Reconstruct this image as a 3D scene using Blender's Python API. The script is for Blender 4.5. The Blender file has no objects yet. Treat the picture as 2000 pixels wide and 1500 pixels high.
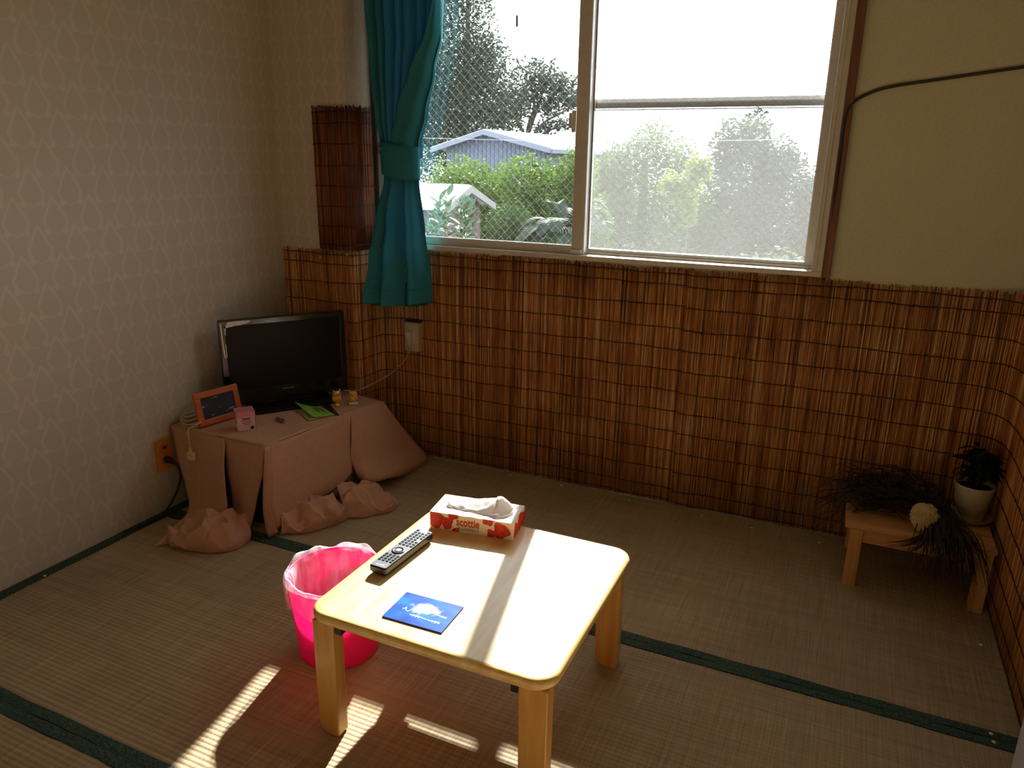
import bpy, bmesh, math, random
from mathutils import Vector, Matrix, noise as mnoise

R = random.Random(7)
PI = math.pi
scene = bpy.context.scene
C = scene.collection

# ------------------------------------------------------------------ camera
cam_d = bpy.data.cameras.new('camera')
cam_d.sensor_width = 36.0
cam_d.lens = 1458.58 / 2000 * 36.0
cam_d.clip_start = 0.02
cam_d.clip_end = 400
cam = bpy.data.objects.new('camera', cam_d)
C.objects.link(cam)
yaw, pitch, roll = -0.425964, 0.293111, 0.0143595
fw = Vector((math.sin(yaw) * math.cos(pitch), math.cos(yaw) * math.cos(pitch), -math.sin(pitch)))
rt = Vector((math.cos(yaw), -math.sin(yaw), 0))
up = rt.cross(fw)
rt2 = math.cos(roll) * rt + math.sin(roll) * up
up2 = -math.sin(roll) * rt + math.cos(roll) * up
m = Matrix((rt2, up2, -fw)).transposed().to_4x4()
m.translation = Vector((2.23657, -2.69527, 1.29))
cam.matrix_world = m
scene.camera = cam

# ------------------------------------------------------------------ light
world = bpy.data.worlds.new('sky')
scene.world = world
world.use_nodes = True
wb = world.node_tree.nodes['Background']
wb.inputs[0].default_value = (0.93, 0.965, 1.0, 1)
wb.inputs[1].default_value = 1.0

SUN_AZ, SUN_EL = math.radians(13.2), math.radians(32.8)
sun_d = bpy.data.lights.new('sun', 'SUN')
sun_d.energy = 4.4
sun_d.angle = math.radians(0.9)
sun_d.color = (1.0, 0.96, 0.90)
sun = bpy.data.objects.new('sun', sun_d)
C.objects.link(sun)
sdir = Vector((math.sin(SUN_AZ) * math.cos(SUN_EL), -math.cos(SUN_AZ) * math.cos(SUN_EL), -math.sin(SUN_EL)))
sun.rotation_euler = sdir.to_track_quat('-Z', 'Y').to_euler()
sun.location = (-2, 6, 6)

vs = scene.view_settings
vs.view_transform = 'Standard'
vs.look = 'None'
vs.gamma = 1
vs.use_curve_mapping = False
vs.exposure = 2.5
scene.cycles.use_denoising = True
scene.cycles.max_bounces = 10
scene.cycles.diffuse_bounces = 6
scene.cycles.transparent_max_bounces = 24
scene.cycles.sample_clamp_indirect = 6
scene.cycles.caustics_reflective = False
scene.cycles.caustics_refractive = False

# ------------------------------------------------------------------ helpers
W = {}          # world matrices of things and parts


class MB:
    def __init__(s):
        s.v = []
        s.f = []

    def add(s, vs_, fs_):
        b = len(s.v)
        s.v += [tuple(p) for p in vs_]
        s.f += [tuple(b + i for i in f) for f in fs_]
        return s

    def box(s, a, b):
        x0, y0, z0 = a
        x1, y1, z1 = b
        return s.add([(x0, y0, z0), (x1, y0, z0), (x1, y1, z0), (x0, y1, z0), (x0, y0, z1), (x1, y0, z1), (x1, y1, z1), (x0, y1, z1)],
                     [(0, 3, 2, 1), (4, 5, 6, 7), (0, 1, 5, 4), (1, 2, 6, 5), (2, 3, 7, 6), (3, 0, 4, 7)])

    def prism(s, poly, d, closed=True):
        """poly: list of 3D points (planar), d: extrusion vector"""
        n = len(poly)
        d = Vector(d)
        a = [Vector(p) for p in poly]
        vs_ = a + [p + d for p in a]
        fs = [(i, (i + 1) % n, n + (i + 1) % n, n + i) for i in range(n)]
        fs += [tuple(reversed(range(n))), tuple(range(n, 2 * n))]
        return s.add(vs_, fs)

    def tube(s, path, r, n=8, cap=True):
        path = [Vector(p) for p in path]
        k = len(path)
        rs = r if isinstance(r, (list, tuple)) else [r] * k
        ref = None
        vs_ = []
        for i, p in enumerate(path):
            t = (path[min(i + 1, k - 1)] - path[max(i - 1, 0)])
            if t.length < 1e-9:
                t = Vector((0, 0, 1))
            t.normalize()
            if ref is None:
                ref = Vector((0, 0, 1)) if abs(t.z) < .9 else Vector((1, 0, 0))
            u = (ref - t * ref.dot(t))
            if u.length < 1e-6:
                u = t.orthogonal()
            u.normalize()
            w = t.cross(u)
            ref = u
            for j in range(n):
                a = 2 * PI * j / n
                vs_.append(p + (u * math.cos(a) + w * math.sin(a)) * rs[i])
        fs = []
        for i in range(k - 1):
            for j in range(n):
                fs.append((i * n + j, i * n + (j + 1) % n, (i + 1) * n + (j + 1) % n, (i + 1) * n + j))
        if cap:
            fs += [tuple(reversed(range(n))), tuple((k - 1) * n + j for j in range(n))]
        return s.add(vs_, fs)

    def lathe(s, prof, c=(0, 0, 0), n=32, sx=1.0, sy=1.0):
        vs_ = []
        for r, z in prof:
            for j in range(n):
                a = 2 * PI * j / n
                vs_.append((c[0] + r * sx * math.cos(a), c[1] + r * sy * math.sin(a), c[2] + z))
        k = len(prof)
        fs = [(i * n + j, i * n + (j + 1) % n, (i + 1) * n + (j + 1) % n, (i + 1) * n + j) for i in range(k - 1) for j in range(n)]
        if prof[0][0] > 1e-6:
            fs.append(tuple(reversed(range(n))))
        if prof[-1][0] > 1e-6:
            fs.append(tuple((k - 1) * n + j for j in range(n)))
        return s.add(vs_, fs)

    def grid(s, rows):
        nr, nc = len(rows), len(rows[0])
        vs_ = [p for r in rows for p in r]
        fs = [(i * nc + j, i * nc + j + 1, (i + 1) * nc + j + 1, (i + 1) * nc + j) for i in range(nr - 1) for j in range(nc - 1)]
        return s.add(vs_, fs)

    def ball(s, c, r, n=10, k=7):
        rx, ry, rz = r if isinstance(r, (list, tuple)) else (r, r, r)
        prof = [(math.sin(PI * i / k), -math.cos(PI * i / k)) for i in range(k + 1)]
        vs_, fs = [], []
        for q, z in prof:
            for j in range(n):
                a = 2 * PI * j / n
                vs_.append((c[0] + rx * q * math.cos(a), c[1] + ry * q * math.sin(a), c[2] + rz * z))
        for i in range(k):
            for j in range(n):
                fs.append((i * n + j, i * n + (j + 1) % n, (i + 1) * n + (j + 1) % n, (i + 1) * n + j))
        return s.add(vs_, fs)

    def build(s, name, mat, parent=None, world=True, smooth=False, bevel=0, seg=2, solid=0, weld=False):
        me = bpy.data.meshes.new(name)
        vs_ = [Vector(p) for p in s.v]
        o = bpy.data.objects.new(name, me)
        if parent is not None:
            o.parent = parent
            if world:
                inv = W[parent].inverted()
                vs_ = [inv @ p for p in vs_]
            W[o] = W[parent].copy()
        else:
            xs = [p.x for p in vs_]; ys = [p.y for p in vs_]; zs = [p.z for p in vs_]
            org = Vector(((min(xs) + max(xs)) / 2, (min(ys) + max(ys)) / 2, min(zs)))
            o.location = org
            vs_ = [p - org for p in vs_]
            W[o] = Matrix.Translation(org)
        me.from_pydata([tuple(p) for p in vs_], [], s.f)
        if weld:
            bm = bmesh.new(); bm.from_mesh(me)
            bmesh.ops.remove_doubles(bm, verts=bm.verts, dist=1e-5)
            bmesh.ops.recalc_face_normals(bm, faces=bm.faces)
            bm.to_mesh(me); bm.free()
        me.materials.append(mat)
        if smooth:
            me.polygons.foreach_set('use_smooth', [True] * len(me.polygons))
        C.objects.link(o)
        if solid:
            md = o.modifiers.new('solid', 'SOLIDIFY'); md.thickness = solid; md.offset = 0
        if bevel:
            md = o.modifiers.new('bevel', 'BEVEL'); md.width = bevel; md.segments = seg
            md.limit_method = 'ANGLE'; md.angle_limit = math.radians(40)
        return o


def tag(o, label=None, cat=None, group=None, kind=None):
    if label: o['label'] = label
    if cat: o['category'] = cat
    if group: o['group'] = group
    if kind: o['kind'] = kind
    return o


def thing(name, label, cat, loc=(0, 0, 0), rz=0, group=None, kind=None, parent=None):
    o = bpy.data.objects.new(name, None)
    o.empty_display_size = .1
    C.objects.link(o)
    o.location = loc
    o.rotation_euler = (0, 0, rz)
    W[o] = Matrix.Translation(Vector(loc)) @ Matrix.Rotation(rz, 4, 'Z')
    return tag(o, label, cat, group, kind)


def copy_part(src, parent, loc=None, rot=None):
    c = src.copy()
    C.objects.link(c)
    c.parent = parent
    if loc is not None: c.location = loc
    if rot is not None: c.rotation_euler = rot
    W[c] = W[parent].copy()
    return c


def crom(p0, p1, p2, p3, t):
    return 0.5 * ((2 * p1) + (p2 - p0) * t + (2 * p0 - 5 * p1 + 4 * p2 - p3) * t * t + (3 * p1 - p0 - 3 * p2 + p3) * t ** 3)


def spline(pts, n):
    pts = [Vector(p) for p in pts]
    k = len(pts)
    ext = [pts[0] * 2 - pts[1]] + pts + [pts[-1] * 2 - pts[-2]]
    out = []
    for i in range(n + 1):
        u = i / n * (k - 1)
        a = min(int(u), k - 2)
        out.append(crom(ext[a], ext[a + 1], ext[a + 2], ext[a + 3], u - a))
    return out


def net(rows, nu, nv):
    """dense rows from a control net"""
    rr = [spline(r, nu) for r in rows]
    cols = [spline([r[j] for r in rr], nv) for j in range(nu + 1)]
    return [[cols[j][i] for j in range(nu + 1)] for i in range(nv + 1)]


def rrect(x0, y0, x1, y1, r, z, n=6):
    pts = []
    for cx, cy, a0 in ((x1 - r, y1 - r, 0), (x0 + r, y1 - r, 90), (x0 + r, y0 + r, 180), (x1 - r, y0 + r, 270)):
        for i in range(n + 1):
            a = math.radians(a0 + 90 * i / n)
            pts.append((cx + r * math.cos(a), cy + r * math.sin(a), z))
    return pts


def text_mesh(s, size, sx=1.0, ext=0.0, off=0.0):
    cu = bpy.data.curves.new('lettering', 'FONT')
    cu.body = s
    cu.size = size
    cu.extrude = ext
    cu.offset = off
    cu.resolution_u = 3
    cu.align_x = 'CENTER'
    ob = bpy.data.objects.new('lettering', cu)
    C.objects.link(ob)
    dg = bpy.context.evaluated_depsgraph_get()
    me = bpy.data.meshes.new_from_object(ob.evaluated_get(dg))
    vs_ = [(v.co.x * sx, v.co.y, v.co.z) for v in me.vertices]
    fs = [tuple(p.vertices) for p in me.polygons]
    bpy.data.objects.remove(ob)
    bpy.data.curves.remove(cu)
    bpy.data.meshes.remove(me)
    return vs_, fs


# ------------------------------------------------------------------ materials
class NT:
    def __init__(s, name):
        s.m = bpy.data.materials.new(name)
        s.m.use_nodes = True
        s.t = s.m.node_tree
        s.n = s.t.nodes
        s.n.clear()
        s.out = s.n.new('ShaderNodeOutputMaterial')

    def node(s, typ, **kw):
        nd = s.n.new(typ)
        for k, v in kw.items():
            if k.startswith('in_'):
                key = k[3:]
                key = int(key) if key.isdigit() else key
                if hasattr(v, 'links') or isinstance(v, bpy.types.NodeSocket):
                    s.t.links.new(v, nd.inputs[key])
                else:
                    nd.inputs[key].default_value = v
            else:
                setattr(nd, k, v)
        return nd

    def link(s, a, b):
        s.t.links.new(a, b)

    def coord(s, scale=(1, 1, 1), kind='Object'):
        tc = s.node('ShaderNodeTexCoord')
        mp = s.node('ShaderNodeMapping')
        s.link(tc.outputs[kind], mp.inputs['Vector'])
        mp.inputs['Scale'].default_value = scale
        return mp.outputs[0]

    def noise(s, vec, scale=5.0, detail=3.0, rough=.5):
        nd = s.node('ShaderNodeTexNoise')
        s.link(vec, nd.inputs['Vector'])
        nd.inputs['Scale'].default_value = scale
        nd.inputs['Detail'].default_value = detail
        nd.inputs['Roughness'].default_value = rough
        return nd.outputs['Fac']

    def ramp(s, fac, stops):
        nd = s.node('ShaderNodeValToRGB')
        el = nd.color_ramp.elements
        while len(el) < len(stops):
            el.new(.5)
        for e, (p, c) in zip(el, stops):
            e.position = p
            e.color = (*c, 1)
        s.link(fac, nd.inputs[0])
        return nd.outputs[0]

    def math(s, op, a, b=None, c=None):
        nd = s.node('ShaderNodeMath', operation=op)
        for i, v in enumerate((a, b, c)):
            if v is None: continue
            if isinstance(v, bpy.types.NodeSocket): s.link(v, nd.inputs[i])
            else: nd.inputs[i].default_value = v
        return nd.outputs[0]

    def mix(s, fac, a, b):
        nd = s.node('ShaderNodeMix', data_type='RGBA')
        for i, v in ((0, fac), (6, a), (7, b)):
            if isinstance(v, bpy.types.NodeSocket): s.link(v, nd.inputs[i])
            else: nd.inputs[i].default_value = v if i == 0 else (*v, 1)
        return nd.outputs[2]

    def bump(s, h, strength=.3, dist=.001):
        nd = s.node('ShaderNodeBump')
        nd.inputs['Strength'].default_value = strength
        nd.inputs['Distance'].default_value = dist
        s.link(h, nd.inputs['Height'])
        return nd.outputs[0]

    def bsdf(s, col, rough=.6, metal=0, normal=None, spec=.5, trans=0, sheen=0, coat=0):
        p = s.node('ShaderNodeBsdfPrincipled')
        if isinstance(col, bpy.types.NodeSocket): s.link(col, p.inputs['Base Color'])
        else: p.inputs['Base Color'].default_value = (*col, 1)
        if isinstance(rough, bpy.types.NodeSocket): s.link(rough, p.inputs['Roughness'])
        else: p.inputs['Roughness'].default_value = rough
        p.inputs['Metallic'].default_value = metal
        p.inputs['Specular IOR Level'].default_value = spec
        p.inputs['Transmission Weight'].default_value = trans
        p.inputs['Coat Weight'].default_value = coat
        p.inputs['Coat Roughness'].default_value = .12
        if normal is not None: s.link(normal, p.inputs['Normal'])
        return p.outputs[0]

    def done(s, sh):
        s.link(sh, s.out.inputs[0])
        return s.m


def srgb(r, g, b):
    f = lambda c: c / 12.92 if c <= .04045 else ((c + .055) / 1.055) ** 2.4
    return (f(r / 255), f(g / 255), f(b / 255))


def plain(name, col, rough=.6, metal=0, spec=.5, var=.12, vs_=40, coat=0):
    t = NT(name)
    f = t.noise(t.coord(), vs_, 4)
    a = tuple(c * (1 - var) for c in col)
    b = tuple(min(1, c * (1 + var)) for c in col)
    return t.done(t.bsdf(t.ramp(f, [(.3, a), (.7, b)]), rough, metal, spec=spec, coat=coat))


def wood(name, dark, light, axis='X', rough=.45, scale=1.0, coat=0, knots=False):
    t = NT(name)
    sc = {'X': (2.0, 22, 22), 'Y': (22, 2.0, 22), 'Z': (22, 22, 2.0)}[axis]
    v = t.coord(tuple(c * scale for c in sc))
    f = t.noise(v, 1.6, 6, .62)
    g = t.noise(t.coord((4, 4, 4)), 1.0, 2)
    ff = t.math('ADD', t.math('MULTIPLY', f, .8), t.math('MULTIPLY', g, .2))
    col = t.ramp(ff, [(.34, dark), (.52, tuple((a + b) / 2 for a, b in zip(dark, light))), (.66, light)])
    if knots:
        vo = t.node('ShaderNodeTexVoronoi')
        t.link(t.coord((1, 1.0, 1)), vo.inputs['Vector'])
        vo.inputs['Scale'].default_value = 5.5
        k = t.ramp(vo.outputs['Distance'], [(.03, (1, 1, 1)), (.075, (0, 0, 0))])
        col = t.mix(t.math('MULTIPLY', k, .55), col, tuple(c * .45 for c in dark))
    bm = t.bump(f, .15, .0006)
    return t.done(t.bsdf(col, rough, normal=bm, coat=coat))


def leafmat(name, c1, c2, trans=.45):
    t = NT(name)
    f = t.noise(t.coord(), 3.5, 3)
    col = t.ramp(f, [(.35, c1), (.65, c2)])
    d = t.bsdf(col, .6, spec=.15)
    tr = t.node('ShaderNodeBsdfTranslucent')
    t.link(t.mix(.5, col, tuple(min(1, c * 1.6) for c in c2)), tr.inputs[0])
    mx = t.node('ShaderNodeMixShader')
    mx.inputs[0].default_value = trans
    t.link(d, mx.inputs[1]); t.link(tr.outputs[0], mx.inputs[2])
    return t.done(mx.outputs[0])


def clothmat(name, col, trans=.0, weave=900, tcol=None, var=.1):
    t = NT(name)
    v = t.coord()
    f = t.noise(v, 60, 4)
    w1 = t.noise(t.coord((weave, weave * .12, weave)), 1, 1)
    w2 = t.noise(t.coord((weave * .12, weave, weave * .12)), 1, 1)
    h = t.math('ADD', w1, w2)
    base = t.ramp(t.math('ADD', t.math('MULTIPLY', f, .6), t.math('MULTIPLY', h, .2)), [(.3, tuple(c * (1 - var) for c in col)), (.7, tuple(min(1, c * (1 + var)) for c in col))])
    s1 = t.bsdf(base, .9, normal=t.bump(h, .25, .0004), spec=.15)
    if trans:
        tr = t.node('ShaderNodeBsdfTranslucent')
        tr.inputs[0].default_value = (*(tcol or col), 1)
        mx = t.node('ShaderNodeMixShader')
        mx.inputs[0].default_value = trans
        t.link(s1, mx.inputs[1]); t.link(tr.outputs[0], mx.inputs[2])
        s1 = mx.outputs[0]
    return t.done(s1)


def glassmat(name, dust, dustcol=(.9, .9, .88)):
    t = NT(name)
    tp = t.node('ShaderNodeBsdfTransparent')
    tp.inputs[0].default_value = (.96, .98, .975, 1)
    gl = t.node('ShaderNodeBsdfGlossy')
    gl.inputs['Roughness'].default_value = .0
    fr = t.node('ShaderNodeFresnel')
    fr.inputs[0].default_value = 1.45
    fac = t.math('MINIMUM', t.math('MULTIPLY', fr.outputs[0], 1.6), .6)
    mx = t.node('ShaderNodeMixShader')
    t.link(fac, mx.inputs[0]); t.link(tp.outputs[0], mx.inputs[1]); t.link(gl.outputs[0], mx.inputs[2])
    tr = t.node('ShaderNodeBsdfTranslucent')
    tr.inputs[0].default_value = (*dustcol, 1)
    f = t.noise(t.coord((1, 1, 1)), 6, 4)
    df = t.math('MULTIPLY', t.math('ADD', .8, t.math('MULTIPLY', f, .4)), dust)
    m2 = t.node('ShaderNodeMixShader')
    t.link(df, m2.inputs[0]); t.link(mx.outputs[0], m2.inputs[1]); t.link(tr.outputs[0], m2.inputs[2])
    return t.done(m2.outputs[0])


# wallpaper: rows of drop-shaped medallions, 12 cm apart
def wallpaper(name, axis):
    t = NT(name)
    tc = t.node('ShaderNodeNewGeometry')
    sp = t.node('ShaderNodeSeparateXYZ')
    t.link(tc.outputs['Position'], sp.inputs[0])
    h = sp.outputs[axis]
    nz = t.noise(t.coord((1, 1, 1)), 90, 3)
    jit = t.math('MULTIPLY', t.math('SUBTRACT', nz, .5), .035)

    hj = t.math('ADD', h, t.math('MULTIPLY', jit, .10))
    vj = t.math('ADD', sp.outputs[2], t.math('MULTIPLY', jit, .10))

    def drop(ou, ov):
        x = t.math('ABSOLUTE', t.math('MULTIPLY', t.math('SUBTRACT', t.math('FRACT', t.math('ADD', t.math('DIVIDE', hj, .122), ou)), .5), .122))
        y = t.math('MULTIPLY', t.math('SUBTRACT', t.math('FRACT', t.math('ADD', t.math('DIVIDE', vj, .168), ov)), .5), .168)
        up_w = t.math('MULTIPLY', t.math('POWER', t.math('MAXIMUM', t.math('SUBTRACT', 1, t.math('DIVIDE', y, .066)), 0), .85), .036)
        lo_w = t.math('MULTIPLY', t.math('SQRT', t.math('MAXIMUM', t.math('SUBTRACT', 1, t.math('POWER', t.math('ABSOLUTE', t.math('DIVIDE', y, .040)), 2)), 0)), .036)
        w = t.math('MINIMUM', up_w, t.math('ADD', lo_w, t.math('MULTIPLY', t.math('GREATER_THAN', y, 0), 1)))
        d1 = t.math('ABSOLUTE', t.math('SUBTRACT', x, w))
        # small sprig dots at the foot of each drop
        dx = t.math('SUBTRACT', x, .030)
        dy = t.math('ADD', y, .034)
        d2 = t.math('SUBTRACT', t.math('SQRT', t.math('ADD', t.math('MULTIPLY', dx, dx), t.math('MULTIPLY', dy, dy))), .005)
        inside = t.math('MULTIPLY', t.math('GREATER_THAN', y, -.043), t.math('LESS_THAN', y, .072))
        big_ = t.math('SUBTRACT', 1, inside)
        return t.math('MINIMUM', t.math('ADD', d1, big_), t.math('MAXIMUM', d2, 0))

    d = t.math('MINIMUM', drop(0, 0), drop(.5, .5))
    d = t.math('ADD', d, t.math('MULTIPLY', t.math('SUBTRACT', nz, .5), .006))
    line = t.ramp(t.math('MULTIPLY', d, 100), [(.0, (1, 1, 1)), (.35, (.7, .7, .7)), (.75, (0, 0, 0))])
    fine = t.noise(t.coord((1, 1, 1)), 350, 2)
    base = t.mix(fine, srgb(188, 174, 158), srgb(202, 189, 174))
    lite = srgb(226, 214, 200)
    fac = t.math('MULTIPLY', line, .36)
    col = t.mix(fac, base, lite)
    big = t.noise(t.coord((1, 1, 1)), 1.3, 3)
    col = t.mix(t.math('MULTIPLY', big, .14), col, srgb(160, 138, 104))
    bm = t.bump(fine, .12, .0008)
    return t.done(t.bsdf(col, .85, normal=bm, spec=.2))


M = {}
M['paper_y'] = wallpaper('wallpaper_along_depth', 1)
M['paper_x'] = wallpaper('wallpaper_along_width', 0)
M['plaster'] = plain('beige_plaster', srgb(208, 200, 172), .9, spec=.15, var=.05, vs_=120)
M['ceiling'] = plain('ceiling_board', srgb(232, 226, 212), .9, var=.05)
M['alu'] = plain('painted_aluminium', srgb(206, 196, 182), .42, .15, var=.05)
M['alu_white'] = plain('white_aluminium', srgb(222, 222, 224), .45, .05, var=.04)
M['rubber'] = plain('dark_seal', srgb(40, 38, 38), .7)
M['trim'] = wood('reddish_trim_wood', srgb(92, 52, 34), srgb(140, 86, 58), 'Z', .5)
M['trim_dark'] = wood('dark_trim_wood', srgb(48, 30, 22), srgb(80, 52, 38), 'Z', .5)
M['glass'] = glassmat('clear_glass', .002)
M['glass_dusty'] = glassmat('dusty_glass', .028)
M['wire'] = plain('glass_wire', (.46, .48, .50), .4, .6, var=.02)
M['pine'] = wood('varnished_pine_top', srgb(220, 172, 98), srgb(244, 212, 150), 'Y', .34, .9, coat=.3, knots=True)
M['pine_z'] = wood('varnished_pine_leg', srgb(200, 136, 60), srgb(230, 180, 102), 'Z', .36, .9, coat=.25)
M['bench_x'] = wood('bench_board', srgb(186, 124, 62), srgb(238, 190, 122), 'X', .6, .8, knots=True)
M['bench_z'] = wood('bench_leg', srgb(186, 124, 62), srgb(238, 190, 122), 'Z', .6, .8)
M['black'] = plain('black_plastic', (.008, .008, .009), .35, var=.1)
M['black_gloss'] = plain('black_gloss', (.006, .006, .007), .12, var=.05)
M['screen'] = plain('tv_screen_glass', (.006, .0055, .005), .3, spec=.15, var=.03)
M['white'] = plain('white_plastic', srgb(215, 205, 188), .5, var=.04)
M['cream'] = plain('cream_plastic', srgb(196, 176, 142), .5, var=.04)
M['paper'] = plain('white_paper', (.86, .85, .83), .75, var=.03)


def tatami_mat():
    t = NT('rush_matting')
    s1 = t.noise(t.coord((420, 5, 1)), 1, 2)           # rush stems
    s2 = t.noise(t.coord((3, 60, 1)), 1, 3)
    s3 = t.noise(t.coord((1, 1, 1)), 2.2, 3)
    f = t.math('ADD', t.math('MULTIPLY', s1, .5), t.math('ADD', t.math('MULTIPLY', s2, .25), t.math('MULTIPLY', s3, .25)))
    col = t.ramp(f, [(.33, srgb(134, 112, 82)), (.5, srgb(163, 142, 110)), (.68, srgb(186, 167, 134))])
    return t.done(t.bsdf(col, .72, normal=t.bump(s1, .35, .0006), spec=.25))


M['rush'] = tatami_mat()


def heri_mat():
    t = NT('green_border_cloth')
    v = t.noise(t.coord((260, 260, 260)), 1, 2)
    col = t.ramp(v, [(.35, srgb(34, 48, 40)), (.55, srgb(58, 78, 66)), (.75, srgb(92, 112, 98))])
    return t.done(t.bsdf(col, .8, spec=.2, normal=t.bump(v, .3, .0006)))


M['heri'] = heri_mat()


def reed_mat(name, stops):
    t = NT(name)
    g = t.node('ShaderNodeNewGeometry')
    mp = t.node('ShaderNodeMapping')
    t.link(g.outputs['Position'], mp.inputs[0])
    mp.inputs['Scale'].default_value = (260, 260, 2.6)
    a = t.noise(mp.outputs[0], 1, 2)
    mp2 = t.node('ShaderNodeMapping')
    t.link(g.outputs['Position'], mp2.inputs[0])
    mp2.inputs['Scale'].default_value = (230, 230, 12)
    b = t.noise(mp2.outputs[0], 1, 3)
    c = t.noise(g.outputs['Position'], 5, 2)
    rn = g.outputs['Random Per Island']
    f = t.math('ADD', t.math('MULTIPLY', a, .3), t.math('ADD', t.math('MULTIPLY', b, .32), t.math('ADD', t.math('MULTIPLY', c, .18), t.math('MULTIPLY', rn, .2))))
    return t.done(t.bsdf(t.ramp(f, stops), .5, spec=.4))


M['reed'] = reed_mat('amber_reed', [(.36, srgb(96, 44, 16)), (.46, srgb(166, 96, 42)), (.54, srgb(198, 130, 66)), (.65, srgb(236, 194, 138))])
M['reed_shaded'] = reed_mat('shaded_reed', [(.36, srgb(54, 20, 8)), (.47, srgb(98, 46, 20)), (.56, srgb(130, 68, 32)), (.68, srgb(176, 112, 66))])  # darker copy of the reed colours, for the screen facing away from the light
M['twine'] = plain('dark_twine', srgb(44, 14, 10), .8)

# ------------------------------------------------------------------ room shell
RX, RY, RZ = 2.75, -3.62, 2.40
CX, CY = 0.372, -0.170            # corner pillar
WX0, WX1, WZ0, WZ1 = 0.395, 2.168, 0.925, 2.06


def struct(name, mb, mat, parent=None, **k):
    o = mb.build(name, mat, parent, **k)
    if parent is None: o['kind'] = 'structure'
    return o


sub = struct('floor', MB().box((-.1, RY - .1, -.16), (RX + .1, .13, -.021)), plain('floor_board', srgb(110, 90, 65), .8))
struct('wall_left', MB().box((-.12, RY, -.021), (0, .13, RZ)), M['paper_y'])
pil = struct('wall_pillar', MB().box((0, CY, -.021), (CX - .002, .13, RZ)), M['paper_x'])
MB().box((CX - .002, CY, -.021), (CX, .13, RZ)).build('side_face', M['paper_y'], pil)
bw = MB()
bw.box((CX, .01, -.021), (RX, .13, WZ0)).box((CX, .01, WZ1), (RX, .13, RZ))
bw.box((CX, .01, WZ0), (WX0, .13, WZ1)).box((WX1, .01, WZ0), (RX, .13, WZ1))
struct('wall_back', bw, M['plaster'])
struct('wall_right', MB().box((RX, RY, -.021), (RX + .12, .13, RZ)), M['plaster'])
struct('wall_front', MB().box((-.12, RY - .12, -.021), (RX + .12, RY, RZ)), plain('pale_sliding_doors', srgb(232, 226, 212), .8, var=.03))
struct('ceiling', MB().box((-.12, RY - .12, RZ), (RX + .12, .13, RZ + .12)), M['ceiling'])
# white painted door post standing against the right wall
struct('trim_1', MB().box((2.705, -1.62, -.021), (RX, -.985, 2.0)), plain('white_door_frame', srgb(205, 203, 198), .5, var=.03), bevel=.004)


# rush mats with green cloth borders, laid wall to wall
def corrugated(x0, x1, y0, y1):
    mb = MB()
    n = int(round((y1 - y0) / .0135))
    prof = [(0, -.0012), (.2, .0003), (.5, .001), (.8, .0003)]
    ys = []
    for i in range(n):
        for a, z in prof:
            ys.append((y0 + (i + a) * (y1 - y0) / n, z))
    ys.append((y1, -.0012))
    rows = [[(x0, y, z), (x1, y, z)] for y, z in ys]
    mb.grid(rows)
    mb.add([(x0, y0, -.0012), (x1, y0, -.0012), (x1, y1, -.0012), (x0, y1, -.0012), (x0, y0, -.02), (x1, y0, -.02), (x1, y1, -.02), (x0, y1, -.02)],
           [(0, 4, 5, 1), (1, 5, 6, 2), (2, 6, 7, 3), (3, 7, 4, 0), (4, 7, 6, 5)])
    return mb


def border(x0, x1, y0, y1, wob):
    mb = MB()
    rows = []
    n = 90
    for i in range(n + 1):
        x = x0 + (x1 - x0) * i / n
        w0 = .0012 * math.sin(x * 17 + wob) + .0008 * math.sin(x * 51 + wob * 3)
        w1 = .0009 * math.sin(x * 23 + wob * 2)
        h = .0008 * math.sin(x * 29 + wob)
        a, b = y0 + w0, y1 + w1
        rows.append([(x, a, -.004), (x, a, .0022 + h), (x, (a + b) / 2, .0032 + h), (x, b, .0022 + h), (x, b, -.004)])
    return mb.grid(rows)


MY = [.0, -.910, -1.820, -2.730, RY]
for i in range(4):
    mt = corrugated(0.002, RX - .006, MY[i + 1] + .0015, MY[i] - (.0 if i == 0 else .0015)).build('tatami_mat', M['rush'], sub, smooth=True)
    border(0.002, RX - .006, MY[i + 1] + .001, MY[i + 1] + .028, i * 1.7 + .4).build('cloth_border', M['heri'], mt)
    if i: border(0.002, RX - .006, MY[i] - .028, MY[i] - .001, i * 2.9 + 1.1).build('cloth_border', M['heri'], mt)
es = MB()
es.grid([[(.002, y, .0), (.002, y, .005), (.040 + .001 * math.sin(y * 19), y, .0042), (.041 + .001 * math.sin(y * 19), y, -.002)] for y in [RY + .002 + (CY - RY - .004) * k / 60 for k in range(61)]])
es.build('edge_strip', M['heri'], sub)

# ------------------------------------------------------------------ window
win = thing('window_1', 'two-pane sliding aluminium window with wired glass above the reed screen', None, (1.28, .06, WZ0), kind='structure')
fr = MB()
fr.box((WX0, -.006, WZ0), (WX1 - .026, .115, .943))
fr.box((WX0, -.006, WZ1 - .03), (WX1 - .026, .115, WZ1))
fr.box((WX0, -.006, .943), (.424, .115, WZ1 - .03))
fr.box((2.108, -.006, .943), (WX1 - .026, .115, WZ1 - .03))
fr.box((.424, .050, .943), (2.108, .055, .952))            # track ribs
fr.box((2.118, -.010, .943), (2.124, -.006, WZ1 - .03))
fr.build('frame', M['alu'], win, bevel=.0015)
MB().box((WX1 - .026, -.012, WZ0), (WX1, .012, WZ1)).build('wood_trim', M['trim'], win, bevel=.002)
MB().box((CX + .002, -.012, WZ0), (WX0, .012, WZ1)).build('wood_trim', M['trim_dark'], win, bevel=.002)


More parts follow.
